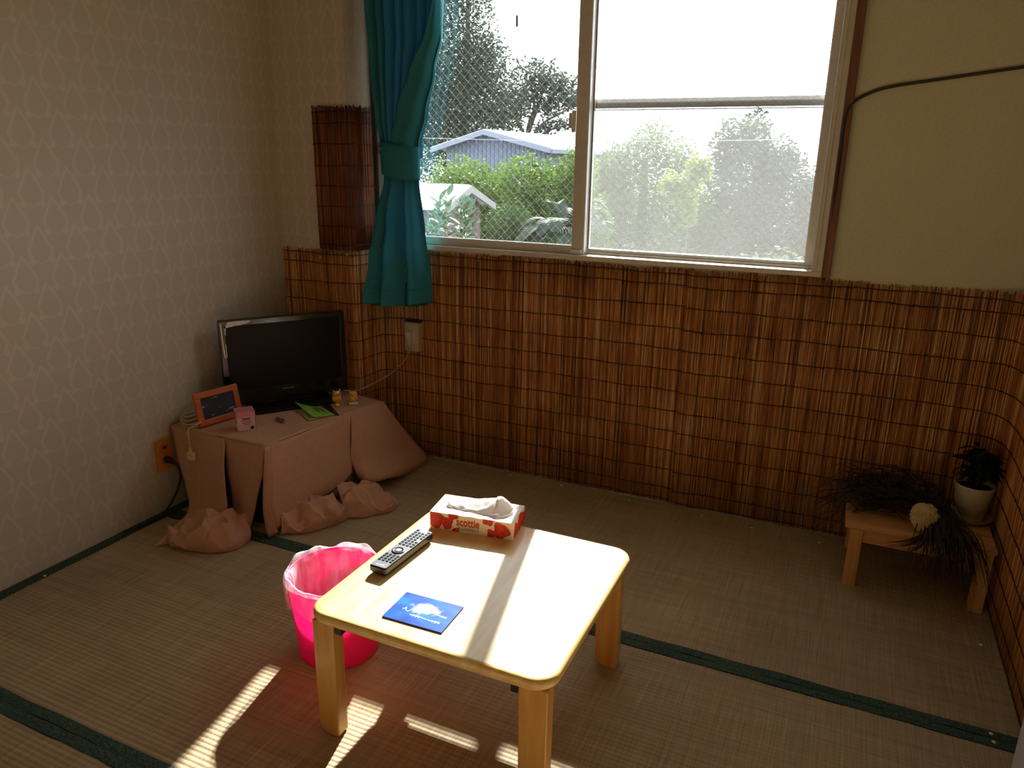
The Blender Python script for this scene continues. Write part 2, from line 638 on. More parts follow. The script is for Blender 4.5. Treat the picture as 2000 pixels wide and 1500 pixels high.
def wire_mesh(x0, x1, z0, z1, y, pitch=.036, r=.00032):
    mb = MB()
    H = z1 - z0
    for sgn in (1, -1):
        k = -int(H / pitch) - 2
        while x0 + k * pitch < x1 + H + pitch:
            xs = x0 + k * pitch if sgn == 1 else x0 + k * pitch
            # line x = xs + sgn*(z-z0)
            if sgn == 1:
                za = max(z0, z0 + (x0 - xs)); zb = min(z1, z0 + (x1 - xs))
            else:
                za = max(z0, z0 + (xs - x1)); zb = min(z1, z0 + (xs - x0))
            if zb - za > .002:
                mb.tube([(xs + sgn * (za - z0), y, za), (xs + sgn * (zb - z0), y, zb)], r, 3, False)
            k += 1
    return mb


def sash(x0, x1, y0, y1, sl, sr, zb, zt, gmat, wmat, label):
    s = MB()
    z0, z1 = .945, WZ1 - .03
    s.box((x0, y0, z0), (x0 + sl, y1, z1)).box((x1 - sr, y0, z0), (x1, y1, z1))
    s.box((x0 + sl, y0, z0), (x1 - sr, y1, zb)).box((x0 + sl, y0, zt), (x1 - sr, y1, z1))
    so = s.build('sash', M['alu'], win, bevel=.0015)
    so['label'] = label
    ym = (y0 + y1) / 2
    MB().box((x0 + sl - .004, ym - .002, zb - .004), (x1 - sr + .004, ym + .002, zt + .004)).build('glass_pane', gmat, so)
    w = wire_mesh(x0 + sl, x1 - sr, zb, zt, ym).build('wire_mesh', wmat, so)
    w['kind'] = 'stuff'
    g = MB()
    g.box((x0 + sl - .001, y0 + .004, zb - .001), (x1 - sr + .001, y0 + .008, zb + .0025))
    g.box((x1 - sr - .0025, y0 + .004, zb), (x1 - sr + .001, y0 + .008, zt))
    g.build('glazing_bead', M['alu_white'], so)
    return so


in_s = sash(.426, 1.292, .020, .045, .028, .046, .974, 1.995, M['glass'], M['wire'], 'inner left sash with clear wired glass')
out_s = sash(1.262, 2.106, .060, .085, .036, .026, .961, 1.995, M['glass_dusty'], plain('backlit_dark_wire', (.10, .10, .10), .7, .0, var=.05), 'outer right sash with hazy wired glass')  # wire colour darkened to look backlit against the hazy pane
# outer sash stile face whitened to show the light on it, with dark seals
MB().box((1.266, .0575, .950), (1.2955, .060, 1.995)).build('stile_face', M['alu_white'], out_s, bevel=.0008)
MB().box((1.2965, .058, .965), (1.2992, .062, 1.995)).build('seal', M['rubber'], out_s)
MB().box((1.2875, .0455, .95), (1.2915, .0475, 1.995)).build('seal', M['rubber'], in_s)
MB().box((1.2922, .022, .952), (1.2945, .044, 1.995)).build('stile_edge', M['alu_white'], in_s)
lk = MB()
lk.box((1.232, .006, 1.385), (1.246, .022, 1.462)).box((1.225, -.004, 1.398), (1.240, .008, 1.452))
lk.build('window_lock', M['alu'], in_s, bevel=.004)
MB().box((1.243, .012, .944), (1.288, .046, .962)).build('roller_cap', M['alu_white'], in_s, bevel=.002)
st_ = MB().box((.9955, .0285, 1.752), (1.003, .0308, 1.790))
st_.build('tape_scrap', plain('grey_tape', srgb(120, 120, 118), .7), in_s)
# insect screen outside the right half
sc_ = MB()
X0, X1, Y0, Y1 = 1.262, 2.106, .094, .108
sc_.box((X0, Y0, .945), (X0 + .022, Y1, 2.03)).box((X1 - .022, Y0, .945), (X1, Y1, 2.03))
sc_.box((X0 + .022, Y0, .945), (X1 - .022, Y1, .962)).box((X0 + .022, Y0, 2.01), (X1 - .022, Y1, 2.03))
scr = sc_.build('insect_screen', M['alu_white'], win, bevel=.001)
MB().box((X0 + .022, Y0, 1.471), (X1 - .022, Y1 + .004, 1.503)).box((X0 + .022, Y0 - .002, 1.464), (X1 - .022, Y1, 1.467)).build('middle_rail', M['alu_white'], scr, bevel=.001)
MB().box((X0 + .022, Y0 - .003, 1.471), (X0 + .037, Y0, 1.503)).build('rail_joint', plain('grey_joint', srgb(140, 140, 142), .5), scr)


def screen_net():
    t = NT('insect_net')
    tp = t.node('ShaderNodeBsdfTransparent')
    tr = t.node('ShaderNodeBsdfTranslucent')
    tr.inputs[0].default_value = (.82, .82, .8, 1)
    df = t.node('ShaderNodeBsdfDiffuse')
    df.inputs[0].default_value = (.5, .5, .5, 1)
    m1 = t.node('ShaderNodeMixShader')
    m1.inputs[0].default_value = .35
    t.link(tr.outputs[0], m1.inputs[1]); t.link(df.outputs[0], m1.inputs[2])
    f = t.noise(t.coord(), 3, 3)
    m2 = t.node('ShaderNodeMixShader')
    t.link(t.math('MULTIPLY', t.math('ADD', .85, t.math('MULTIPLY', f, .3)), .012), m2.inputs[0])
    t.link(tp.outputs[0], m2.inputs[1]); t.link(m1.outputs[0], m2.inputs[2])
    return t.done(m2.outputs[0])


nt_ = MB().box((X0 + .02, .1005, .955), (X1 - .02, .1012, 2.02)).build('net', screen_net(), scr)


# ------------------------------------------------------------------ reed screens
def path_pts(pts):
    """arc-length sampler along a polyline"""
    pts = [Vector(p) for p in pts]
    L = [0]
    for a, b in zip(pts, pts[1:]): L.append(L[-1] + (b - a).length)

    def at(s):
        s = max(0, min(L[-1], s))
        for i in range(len(pts) - 1):
            if s <= L[i + 1] or i == len(pts) - 2:
                t = (s - L[i]) / max(1e-9, L[i + 1] - L[i])
                return pts[i].lerp(pts[i + 1], t), (pts[i + 1] - pts[i]).normalized()
    return at, L[-1]


def reed_screen(label, name, pts, z0, z1, wires, off, pitch=.0046, mat='reed', wav=0.0, seed=1):
    rnd = random.Random(seed)
    at, L = path_pts(pts)
    cen = at(L / 2)[0]
    root = thing(name, label, 'reed screen', (cen.x, cen.y, z0))
    mb = MB()
    n = int(L / pitch)
    for i in range(n):
        s = (i + .5) * pitch
        p, t = at(s)
        nrm = Vector((t.y, -t.x, 0))            # towards the room
        r = rnd.uniform(.0019, .0026)
        zt = z1 + rnd.uniform(-.006, .005) + .003 * math.sin(s * 9 + seed)
        zb = z0 + rnd.uniform(0, .004)
        if rnd.random() < .04: zt -= .02
        o = rnd.uniform(-.0009, .0012)
        lean = rnd.uniform(-.004, .004)
        pth = []
        for k in range(4):
            z = zb + (zt - zb) * k / 3
            q = p + nrm * (o + wav * math.sin(s * 6 + z * 5)) + t * (lean * (k / 3 - .5) + rnd.uniform(-.0008, .0008))
            pth.append((q.x, q.y, z))
        mb.tube(pth, r, 5, True)
    rd = mb.build('reeds', M[mat], root, smooth=True)
    rd['kind'] = 'stuff'
    for w in wires:
        pth = []
        k = int(L / .012)
        ph = rnd.uniform(0, 6)
        for i in range(k + 1):
            s = L * i / k
            p, t = at(s)
            nrm = Vector((t.y, -t.x, 0))
            q = p + nrm * (.0036 + wav * math.sin(s * 6 + w * 5))
            z = w + off + .0022 * math.sin(s * 9 + ph) + .0012 * math.sin(s * 31 + ph * 2) + rnd.uniform(-.0006, .0006)
            pth.append((q.x, q.y, z))
        mb = MB().tube(pth, .0015, 4, True)
        # twisted tie every few reeds
        for j in range(0, k, 5):
            p = Vector(pth[j])
            d = (Vector(pth[min(j + 1, k)]) - p)
            if rnd.random() < .18:
                mb.tube([p + Vector((0, 0, -.006)) , p, p + d * .6 + Vector((0, 0, .006))], .0012, 3, True)
        mb.build('binding_wire', M['twine'], root)
    return root


WIRES = [.903, .863, .783, .703, .623, .543, .463, .383, .303, .223, .143, .066, .018]
reed_screen('amber reed screen wrapped round the corner pillar and under the clear window pane', 'reed_screen',
            [(.012, CY - .004, 0), (.362, CY - .004, 0), (.376, CY + .004, 0), (.384, -.10, 0), (.398, -.022, 0), (.425, -.001, 0), (.47, .0045, 0), (1.72, .0045, 0)],
            .002, .918, WIRES, 0, wav=.0009, seed=3)
reed_screen('amber reed screen under the hazy pane and plaster, bent along the right wall', 'reed_screen',
            [(1.703, -.0035, 0), (1.795, -.003, 0), (1.83, .003, 0), (2.60, .004, 0), (2.665, -.006, 0), (2.712, -.034, 0), (2.737, -.085, 0), (2.744, -.16, 0), (2.744, -.972, 0)],
            .002, .919, WIRES, -.005, wav=.0009, seed=11)
reed_screen('short shade-darkened reed screen on the pillar beside the curtain', 'reed_screen',
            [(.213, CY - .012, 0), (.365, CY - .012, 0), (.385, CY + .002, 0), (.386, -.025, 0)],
            .918, 1.478, [1.457, 1.415, 1.335, 1.255, 1.175, 1.095, 1.015, .94], 0, mat='reed_shaded', seed=23)

# drawing pins that hold the mats and screens down
pin_m = plain('white_pin', srgb(225, 218, 208), .4)
pins = [((.712, -.018), 'white drawing pin in the mat nearest the draped cloth'), ((1.027, -.031), 'white drawing pin in the mat behind the tissue box'),
        ((1.261, -.036), 'white drawing pin in the mat right of the tissue box'), ((1.552, -.048), 'white drawing pin in the mat left of the reed screen seam'),
        ((1.837, -.055), 'white drawing pin in the mat right of the reed screen seam'), ((2.022, -.074), 'white drawing pin in the mat midway between screen seam and bench'),
        ((2.255, -.081), 'white drawing pin in the mat beside the bench leg'), ((2.699, -.512), 'white drawing pin in the mat in front of the bench'),
        ((2.677, -.897), 'farther of two drawing pins in the green border by the right wall'), ((2.679, -.925), 'nearer of two drawing pins in the green border by the right wall'),
        ((.036, -1.406), 'white drawing pin in the edge strip along the wallpapered wall')]
for (x, y), lb in pins:
    z = .003
    MB().lathe([(.0015, 0), (.0045, .0005), (.005, .0018), (.003, .0034), (.0005, .0038)], (x, y, z), 10).build('drawing_pin', pin_m, smooth=True)
    o = C.objects[-1]
    tag(o, lb, 'pin', 'drawing pins')
for (x, z), lb in (((.345, .905), 'drawing pin at the top of the reed screen by the pillar edge'), ((.207, .884), 'drawing pin in the reed screen on the pillar face')):
    mb = MB()
    y0 = CY - .0075
    for rr, dy in (((.0045), 0), (.005, -.002), (.003, -.0035)): pass
    mb.tube([(x, y0, z), (x, y0 - .0015, z), (x, y0 - .0034, z), (x, y0 - .004, z)], [.0045, .005, .003, .001], 10)
    tag(mb.build('drawing_pin', pin_m, smooth=True), lb, 'pin', 'drawing pins')

# ------------------------------------------------------------------ curtain
cur_m = clothmat('teal_curtain_cloth', srgb(54, 132, 146), .12, 700, srgb(36, 122, 180), .08)
cur = thing('curtain', 'teal curtain tied back at the left of the window', 'curtain', (.52, -.09, .70))


def prof(v, keys):
    for (a, x), (b, y) in zip(keys, keys[1:]):
        if v <= b:
            t = (v - a) / (b - a)
            t = t * t * (3 - 2 * t)
            return x + (y - x) * t
    return keys[-1][1]


XL = [(.70, .416), (.883, .434), (1.04, .445), (1.21, .454), (1.34, .444), (1.45, .426), (1.60, .412), (1.86, .398), (2.09, .394)]
TILT = [(.70, -.125), (.883, -.09), (1.04, -.05), (1.21, 0), (2.2, 0)]
XRr = [(.70, .660), (.80, .656), (1.0, .636), (1.21, .614), (1.34, .620), (1.45, .652), (1.60, .690), (1.73, .723), (1.86, .728), (2.09, .728)]


def curtain_sheet(zlo, zhi, nf, ampk, yk, ph, conv, uspan=(0, 1), skew=0.0, nz=70, nu=110):
    rows = []
    for i in range(nz + 1):
        rowz = zlo + (zhi - zlo) * i / nz
        row = []
        for j in range(nu + 1):
            u = uspan[0] + (uspan[1] - uspan[0]) * j / nu
            z = rowz
            a, b = prof(z, XL), prof(z, XRr)
            A = prof(z, ampk)
            th = 2 * PI * nf * (u + conv * (z - 1.3)) + ph
            fold = math.sin(th) + .35 * math.sin(2 * th + 1) + .25 * math.sin(.5 * th + 2 * ph)
            x = a + (b - a) * u + .25 * A * math.cos(th) * (b - a) * 2
            y = prof(z, yk) - A * fold - .02 * math.sin(PI * u) + prof(z, TILT) * (1 - u)
            zz = z
            if rowz < .80: zz += skew * (u - .5) * (1 - (rowz - zlo) / max(1e-6, .80 - zlo))
            row.append((min(max(x, a - .004), b + .004), y, zz))
        rows.append(row)
    return rows


up_ = curtain_sheet(1.285, 2.09, 7, [(1.28, .006), (1.40, .014), (1.6, .020), (2.09, .024)], [(1.28, -.048), (1.6, -.043), (2.09, -.040)], .6, .0)
cu_o = MB().grid(up_).build('upper_drape', cur_m, cur, smooth=True, solid=.0012)
# outer fold that sweeps across from upper right to the tie
rows = []
for i in range(50):
    t = i / 49
    z = 1.84 + (1.275 - 1.84) * t
    xr = prof(z, XRr) + .004
    xl = xr - .012 - .115 * math.sin(min(1, t * 1.05) * PI * .62) ** 1.2
    row = []
    for j in range(26):
        u = j / 25
        x = xl + (xr - xl) * u
        y = -.082 - .020 * math.sin(PI * (u ** .8)) - .006 * math.sin(u * 9 + t * 2) + .03 * (u ** 6) + .022 * t
        row.append((x, y, z + .01 * u))
    rows.append(row)
MB().grid(rows).build('sweeping_fold', cur_m, cur, smooth=True, solid=.0012)
lo_ = curtain_sheet(.715, 1.235, 2.6, [(.70, .020), (.85, .021), (1.1, .015), (1.235, .008)], [(.70, -.058), (1.0, -.056), (1.235, -.048)], 2.2, .10, skew=-.0)
for r in lo_[:1]:
    pass
# hem drops slightly towards the window side
for i, row in enumerate(lo_):
    k = max(0, 1 - i / 20)
    for j in range(len(row)):
        u = j / (len(row) - 1)
        x, y, z = row[j]
        row[j] = (x, y, z - .012 * k * math.sin(PI * u) + .0 * u)
MB().grid(lo_).build('lower_drape', cur_m, cur, smooth=True, solid=.0012)
und = curtain_sheet(.700, .80, 3, [(.70, .012), (.80, .012)], [(.70, -.036), (.80, -.036)], .4, 0, uspan=(.12, .9), nz=6, nu=60)
MB().grid(und).build('back_hem', clothmat('teal_lining', srgb(34, 92, 96), .05, 700), cur, smooth=True, solid=.001)
hem = [[(x, y - .0012, z) for x, y, z in lo_[8]], [(x, y - .0016, z + .0016) for x, y, z in lo_[8]]]
MB().grid(hem).build('hem_stitch', plain('teal_stitch', srgb(24, 70, 76), .9), cur)
# tie-back band
rows = []
for k in range(7):
    z = 1.335 - .128 * k / 6
    row = []
    for j in range(49):
        a = 2 * PI * j / 48
        cx, rx, ry = .533, .089 - .002 * k / 6, .038
        zz = z - .010 * math.sin(a) * 0 + .006 * math.cos(a) * (-1)
        row.append((cx + rx * math.cos(a), -.052 + ry * math.sin(a), zz + .012 * (math.cos(a) < 0) * abs(math.cos(a))))
    rows.append(row)
MB().grid(rows).build('tie_back', cur_m, cur, smooth=True, solid=.002)
hk = MB()
hk.box((.405, -.014, 1.30), (.417, -.006, 1.345))
hk.tube([(.411, -.012, 1.325), (.414, -.028, 1.318), (.428, -.034, 1.315), (.440, -.038, 1.325)], .003, 8)
tag(hk.build('tie_back_hook', plain('steel_hook', srgb(150, 150, 150), .3, .9), None, smooth=False), 'small steel tie-back hook on the window frame behind the curtain', 'hook')
cr = MB()
cr.tube([(.38, -.040, 2.105), (2.2, -.040, 2.105)], .010, 10)
for x in (.45, 1.3, 2.12): cr.box((x - .01, -.040, 2.10), (x + .01, .011, 2.112))
tag(cr.build('curtain_rail', M['alu_white']), 'white metal curtain rail above the window, over the teal curtain', 'curtain rail')

# ------------------------------------------------------------------ low table
tb = thing('low_table', 'low square pine table with rounded corners standing in the sunlight', 'table', (1.525, -1.29, 0))
TX0, TX1, TY0, TY1, TZ = 1.230, 1.820, -1.577, -.998, .330
layers = []
for ins, z in ((.012, .302), (.003, .306), (0, .312), (0, .320), (.002, .3265), (.007, .3295), (.012, .330)):
    layers.append(rrect(TX0 + ins, TY0 + ins, TX1 - ins, TY1 - ins, .052 - ins * .6, z, 8))
mb = MB()
n = len(layers[0])
mb.add([p for l in layers for p in l], [(i * n + j, i * n + (j + 1) % n, (i + 1) * n + (j + 1) % n, (i + 1) * n + j) for i in range(len(layers) - 1) for j in range(n)]
       + [tuple(reversed(range(n))), tuple((len(layers) - 1) * n + j for j in range(n))])
top = mb.build('tabletop', M['pine'], tb)
top.data.polygons.foreach_set('use_smooth', [len(p.vertices) == 4 for p in top.data.polygons])


def leg(x0, x1, y0, y1, flip):
    prof_ = []
    w = x1 - x0
    r = .034
    pts = [(x0, .302)]
    if not flip:
        pts += [(x0 + .002, .045)] + [(x0 + .002 + r * (1 - math.cos(a)), .030 - .030 * math.sin(a)) for a in [PI / 2 * k / 6 for k in range(7)]]
        pts += [(x1 - .006, 0), (x1 - .002, .004)]
    else:
        pts += [(x0 + .002, .045)] + [(x0 + .002 + r * (1 - math.cos(a)), .030 - .030 * math.sin(a)) for a in [PI / 2 * k / 6 for k in range(7)]]
        pts += [(x1 - .006, 0), (x1 - .002, .004)]
    pts += [(x1, .302)]
    return MB().prism([(x, y0, z) for x, z in pts], (0, y1 - y0, 0))


for (x0, x1, y0, y1) in ((1.242, 1.300, -1.566, -1.530), (1.745, 1.808, -1.562, -1.526), (1.742, 1.806, -1.056, -1.020), (1.242, 1.302, -1.056, -1.020)):
    leg(x0, x1, y0, y1, False).build('leg', M['pine_z'], tb, bevel=.006, seg=3)
for x, y in ((1.302, -1.55), (1.728, -1.55), (1.728, -1.045), (1.304, -1.045)):
    MB().box((x, y - .012, .278), (x + .016, y + .012, .302)).build('hinge', M['black'], tb, bevel=.002)

# ------------------------------------------------------------------ tissue box
tz = math.radians(8.0)
ts = thing('tissue_box', 'white tissue box with red poppies lying on the pine table', 'tissue box', (1.394, -1.052, TZ), tz)
BW, BD, BH = .117, .0565, .049
body_m = plain('box_card', srgb(238, 226, 210), .55, var=.02)
MB().box((-BW, -BD, 0), (BW, BD, BH)).build('box_body', body_m, ts, world=False, bevel=.001)
poppy = plain('poppy_red', srgb(206, 42, 34), .55, var=.35, vs_=90)
poppy2 = plain('poppy_pink', srgb(232, 104, 136), .55, var=.25, vs_=90)
poppy3 = plain('poppy_pale', srgb(240, 176, 190), .55, var=.15, vs_=90)
orange = plain('orange_red_print', srgb(214, 78, 36), .55)
dark_pr = plain('dark_red_print', srgb(120, 40, 40), .55)


def blob(cx, cy, r, seed, n=28, wob=.14, clip=None):
    rr = random.Random(seed)
    ph = rr.uniform(0, 6)
    pts = []
    for i in range(n):
        a = 2 * PI * i / n
        q = r * (1 + wob * math.sin(3 * a + ph) + wob * .5 * math.sin(5 * a + 2 * ph))
        x, y = cx + q * math.cos(a), cy + q * math.sin(a)
        if clip: x = min(max(x, clip[0]), clip[1]); y = min(max(y, clip[2]), clip[3])
        pts.append((x, y))
    return pts


def face_print(par, name, mat, polys, fn, d):
    for k, p in enumerate(polys):
        dd = Vector(d) * (1 + .25 * k)
        MB().prism([fn(x, y) for x, y in p], dd).build(name, mat, par, world=False)


F = lambda x, z: (x, -BD - .0002, z)
S = lambda y, z: (BW + .0002, y, z)
Tp = lambda x, y: (x, y, BH + .0002)
cf = (-BW + .001, BW - .001, .001, BH - .001)
cs = (-BD + .001, BD - .001, .001, BH - .001)
ct = (-BW + .001, BW - .001, -BD + .001, BD - .001)
face_print(ts, 'flower_print', poppy, [blob(-.098, .028, .024, 1, clip=cf), blob(-.068, .022, .0175, 2, clip=cf), blob(-.050, .047, .014, 7, clip=cf), blob(.085, .022, .0225, 3, clip=cf), blob(.058, .010, .013, 4, clip=cf), blob(.048, .046, .014, 5, clip=cf), blob(-.042, .002, .010, 6, clip=cf)], F, (0, -.0003, 0))
face_print(ts, 'flower_print', poppy, [blob(-.030, .018, .020, 11, clip=cs), blob(.012, .026, .026, 12, clip=cs), blob(.045, .020, .018, 13, clip=cs)], S, (.0003, 0, 0))
face_print(ts, 'flower_print', poppy2, [blob(-.092, -.030, .013, 21, clip=ct), blob(-.102, .047, .013, 22, clip=ct), blob(-.048, .052, .013, 23, clip=ct), blob(.092, .040, .012, 24, clip=ct), blob(-.052, -.050, .014, 25, clip=ct), blob(-.01, .055, .014, 29, clip=ct)], Tp, (0, 0, .0003))
face_print(ts, 'flower_print', poppy3, [blob(.050, -.048, .018, 26, clip=ct), blob(-.085, .015, .011, 27, clip=ct), blob(.0, -.05, .012, 28, clip=ct)], Tp, (0, 0, .0003))
v_, f_ = text_mesh('scottie', .034, .70, .0002, .0006)
MB().add([(x - .008, -BD - .0014, .0200 + y) for x, y, z in v_], f_).build('lettering', orange, ts, world=False)
v_, f_ = text_mesh('FLOWERBOX', .0125, .80, .0002)
MB().add([(x - .006, -BD - .0014, .0075 + y) for x, y, z in v_], f_).build('lettering', dark_pr, ts, world=False)
film = NT('thin_film')
ftp = film.node('ShaderNodeBsdfTransparent'); fgl = film.bsdf((.9, .9, .92), .15)
fmx = film.node('ShaderNodeMixShader'); fmx.inputs[0].default_value = .22
film.link(ftp.outputs[0], fmx.inputs[1]); film.link(fgl, fmx.inputs[2])
M['film'] = film.done(fmx.outputs[0])
slot = []
for i in range(40):
    a = 2 * PI * i / 40
    slot.append((.005 + .078 * math.copysign(abs(math.cos(a)) ** .8, math.cos(a)), .032 * math.copysign(abs(math.sin(a)) ** .9, math.sin(a))))
face_print(ts, 'opening', plain('opening_shade', srgb(226, 214, 214), .7), [slot], lambda x, y: (x, y, BH + .0003), (0, 0, .0003))


def tissue(rows_):
    mb = MB()
    g = net(rows_, 26, 18)
    out = []
    for i, r in enumerate(g):
        o_ = []
        for j, p in enumerate(r):
            nz = mnoise.noise(Vector((p.x * 90, p.y * 90, p.z * 60)))
            o_.append((p.x, p.y + .0025 * nz, p.z + .002 * mnoise.noise(Vector((p.x * 70 + 9, p.y * 70, 3)))))
        out.append(o_)
    return mb.grid(out)


tis_m = clothmat('tissue_paper', (.9, .9, .9), .35, 1200, (.95, .95, .95), .02)
tissue([[(-.085, .018, BH + .004), (-.045, .030, BH + .004), (.01, .032, BH + .010), (.055, .030, BH + .018)],
        [(-.088, .004, BH + .010), (-.045, .012, BH + .014), (.01, .016, BH + .022), (.058, .016, BH + .034)],
        [(-.080, -.012, BH + .008), (-.045, -.014, BH + .007), (.01, -.018, BH + .009), (.060, -.014, BH + .022)],
        [(-.060, -.022, BH + .002), (-.04, -.026, BH + .002), (.01, -.030, BH + .002), (.056, -.028, BH + .004)]]).build('tissue', tis_m, ts, world=False, smooth=True, solid=.0006)
tissue([[(.050, .030, BH + .003), (.065, .034, BH + .010), (.085, .026, BH + .012), (.098, .018, BH + .004)],
        [(.052, .016, BH + .036), (.068, .014, BH + .036), (.086, .008, BH + .026), (.100, .004, BH + .010)],
        [(.054, -.010, BH + .026), (.068, -.012, BH + .020), (.084, -.014, BH + .012), (.094, -.012, BH + .004)],
        [(.054, -.026, BH + .003), (.066, -.026, BH + .006), (.076, -.026, BH + .003), (.084, -.022, BH + .002)]]).build('tissue', tis_m, ts, world=False, smooth=True, solid=.0006)

# ------------------------------------------------------------------ remote control
rm = thing('remote_control', 'black remote control with silver face lying on the pine table', 'remote control', (1.303, -1.286, TZ), math.radians(-2.5))
rb = MB()
n = 8
body = rrect(-.0245, -.105, .0245, .105, .007, .008, 4)
lay = [(.004, .004), (0, .010), (0, .022), (.002, .0245)]
allp, k = [], len(body)
for ins, z in lay:
    allp += rrect(-.0245 + ins, -.105 + ins, .0245 - ins, .105 - ins, .007, z, 4)
rb.add(allp, [(i * k + j, i * k + (j + 1) % k, (i + 1) * k + (j + 1) % k, (i + 1) * k + j) for i in range(3) for j in range(k)] + [tuple(reversed(range(k))), tuple(3 * k + j for j in range(k))])
rb.box((-.017, -.085, 0), (.017, -.07, .006)).box((-.017, .07, 0), (.017, .085, .006))
rb.build('body', M['black'], rm, world=False)
MB().prism(rrect(-.0225, -.102, .0225, .102, .005, .0245, 4), (0, 0, .0006)).build('face_plate', plain('silver_face', srgb(128, 128, 134), .28, .75, var=.06), rm, world=False)
btn_m = plain('black_button', (.012, .012, .013), .3)
b0 = MB().prism(rrect(-.0035, -.0028, .0035, .0028, .0014, 0, 3), (0, 0, .0016)).build('button', btn_m, rm, world=False)
first = True
ZF = .0251
spots = []
for r_ in range(8):
    y = .094 - r_ * .0115
    for c_ in range(4):
        if r_ == 0 and c_ in (1, 2): continue
        if r_ == 4 and c_ == 3: continue
        spots.append((-.0165 + c_ * .011, y))
for r_ in range(4):
    y = -.042 - r_ * .010
    for c_ in range(4):
        spots.append((-.0165 + c_ * .011, y))
for s_ in spots:
    if first:
        b0.location = (s_[0], s_[1], ZF); first = False
    else:
        copy_part(b0, rm, (s_[0], s_[1], ZF))
MB().lathe([(.0105, 0), (.0165, 0), (.0165, .0015), (.0155, .0022), (.0115, .0022), (.0105, .0015), (.0105, 0)], (0, -.018, ZF), 28).build('ring_button', plain('dark_ring', (.03, .03, .032), .25), rm, world=False, smooth=True)
MB().lathe([(.009, 0), (.009, .0016), (.006, .0026), (0.0001, .003)], (0, -.018, ZF), 24).build('enter_button', plain('bright_button', srgb(210, 210, 212), .25, .6), rm, world=False, smooth=True)
MB().box((-.012, -.0945, .0251), (.012, -.0920, .0253)).build('maker_mark', plain('pale_mark', srgb(205, 205, 205), .5), rm, world=False)

# ------------------------------------------------------------------ blue picture card
cd = thing('picture_card', 'blue picture card with white cloud and white handwriting on the pine table', 'card', (1.475, -1.472, TZ), math.radians(1.5))


def card_art():
    t = NT('blue_sky_print')
    v = t.coord((1, 1, 1))
    sp = t.node('ShaderNodeSeparateXYZ')
    t.link(v, sp.inputs[0])
    f = t.noise(t.coord((10, 22, 1)), 1.4, 4)
    col = t.ramp(f, [(.3, srgb(0, 40, 120)), (.5, srgb(0, 70, 150)), (.72, srgb(14, 104, 178))])
    dx = t.math('MULTIPLY', t.math('SUBTRACT', sp.outputs[0], .002), 26)
    dy = t.math('MULTIPLY', t.math('SUBTRACT', sp.outputs[1], .008), 44)
    d = t.math('SQRT', t.math('ADD', t.math('MULTIPLY', dx, dx), t.math('MULTIPLY', dy, dy)))
    n2 = t.noise(t.coord((1, 1, 1)), 70, 5)
    dd = t.math('ADD', d, t.math('MULTIPLY', t.math('SUBTRACT', n2, .5), 1.3))
    cl = t.ramp(dd, [(.25, (1, 1, 1)), (.62, (.55, .55, .55)), (1.0, (0, 0, 0))])
    col = t.mix(cl, col, (.55, .60, .68))
    return t.done(t.bsdf(col, .35, spec=.1))


MB().box((-.073, -.052, 0), (.073, .052, .0028)).build('card_block', plain('card_edge', srgb(40, 44, 70), .6), cd, world=False)
MB().box((-.073, -.052, .0028), (.073, .052, .0032)).build('print', card_art(), cd, world=False)
sc2 = MB()
for (xa, xb, y0, am, fq, ph) in ((-.048, -.028, -.006, .0065, 420, 0), (.010, .060, .002, .0030, 1100, 1), (-.022, .054, -.022, .0038, 900, 2)):
    pth = []
    for i in range(150):
        x = xa + (xb - xa) * i / 149
        e = .45 + .55 * math.sin(x * 130 + ph)
        pth.append((x + .0022 * math.cos(x * fq), y0 + am * math.sin(x * fq + ph) * e - .05 * (x - xa), .00345))
    pv = [Vector(p) for p in pth]
    rows = []
    for i, p in enumerate(pv):
        d_ = (pv[min(i + 1, 149)] - pv[max(i - 1, 0)]).normalized()
        n_ = Vector((-d_.y, d_.x, 0)) * .0007
        rows.append([p - n_, p + n_])
    sc2.grid(rows)
sc2.build('handwriting', plain('white_ink', (.95, .97, 1), .5, var=.02), cd, world=False)

# ------------------------------------------------------------------ pink waste bin with bag
pb = thing('waste_bin', 'translucent pink waste bin lined with a clear plastic bag beside the table', 'waste bin', (1.09, -1.288, 0))


def pinkmat():
    t = NT('pink_plastic')
    a = t.bsdf(srgb(250, 52, 142), .35)
    tr = t.node('ShaderNodeBsdfTranslucent')
    tr.inputs[0].default_value = (.95, .10, .42, 1)
    mx = t.node('ShaderNodeMixShader'); mx.inputs[0].default_value = .5
    t.link(a, mx.inputs[1]); t.link(tr.outputs[0], mx.inputs[2])
    return t.done(mx.outputs[0])


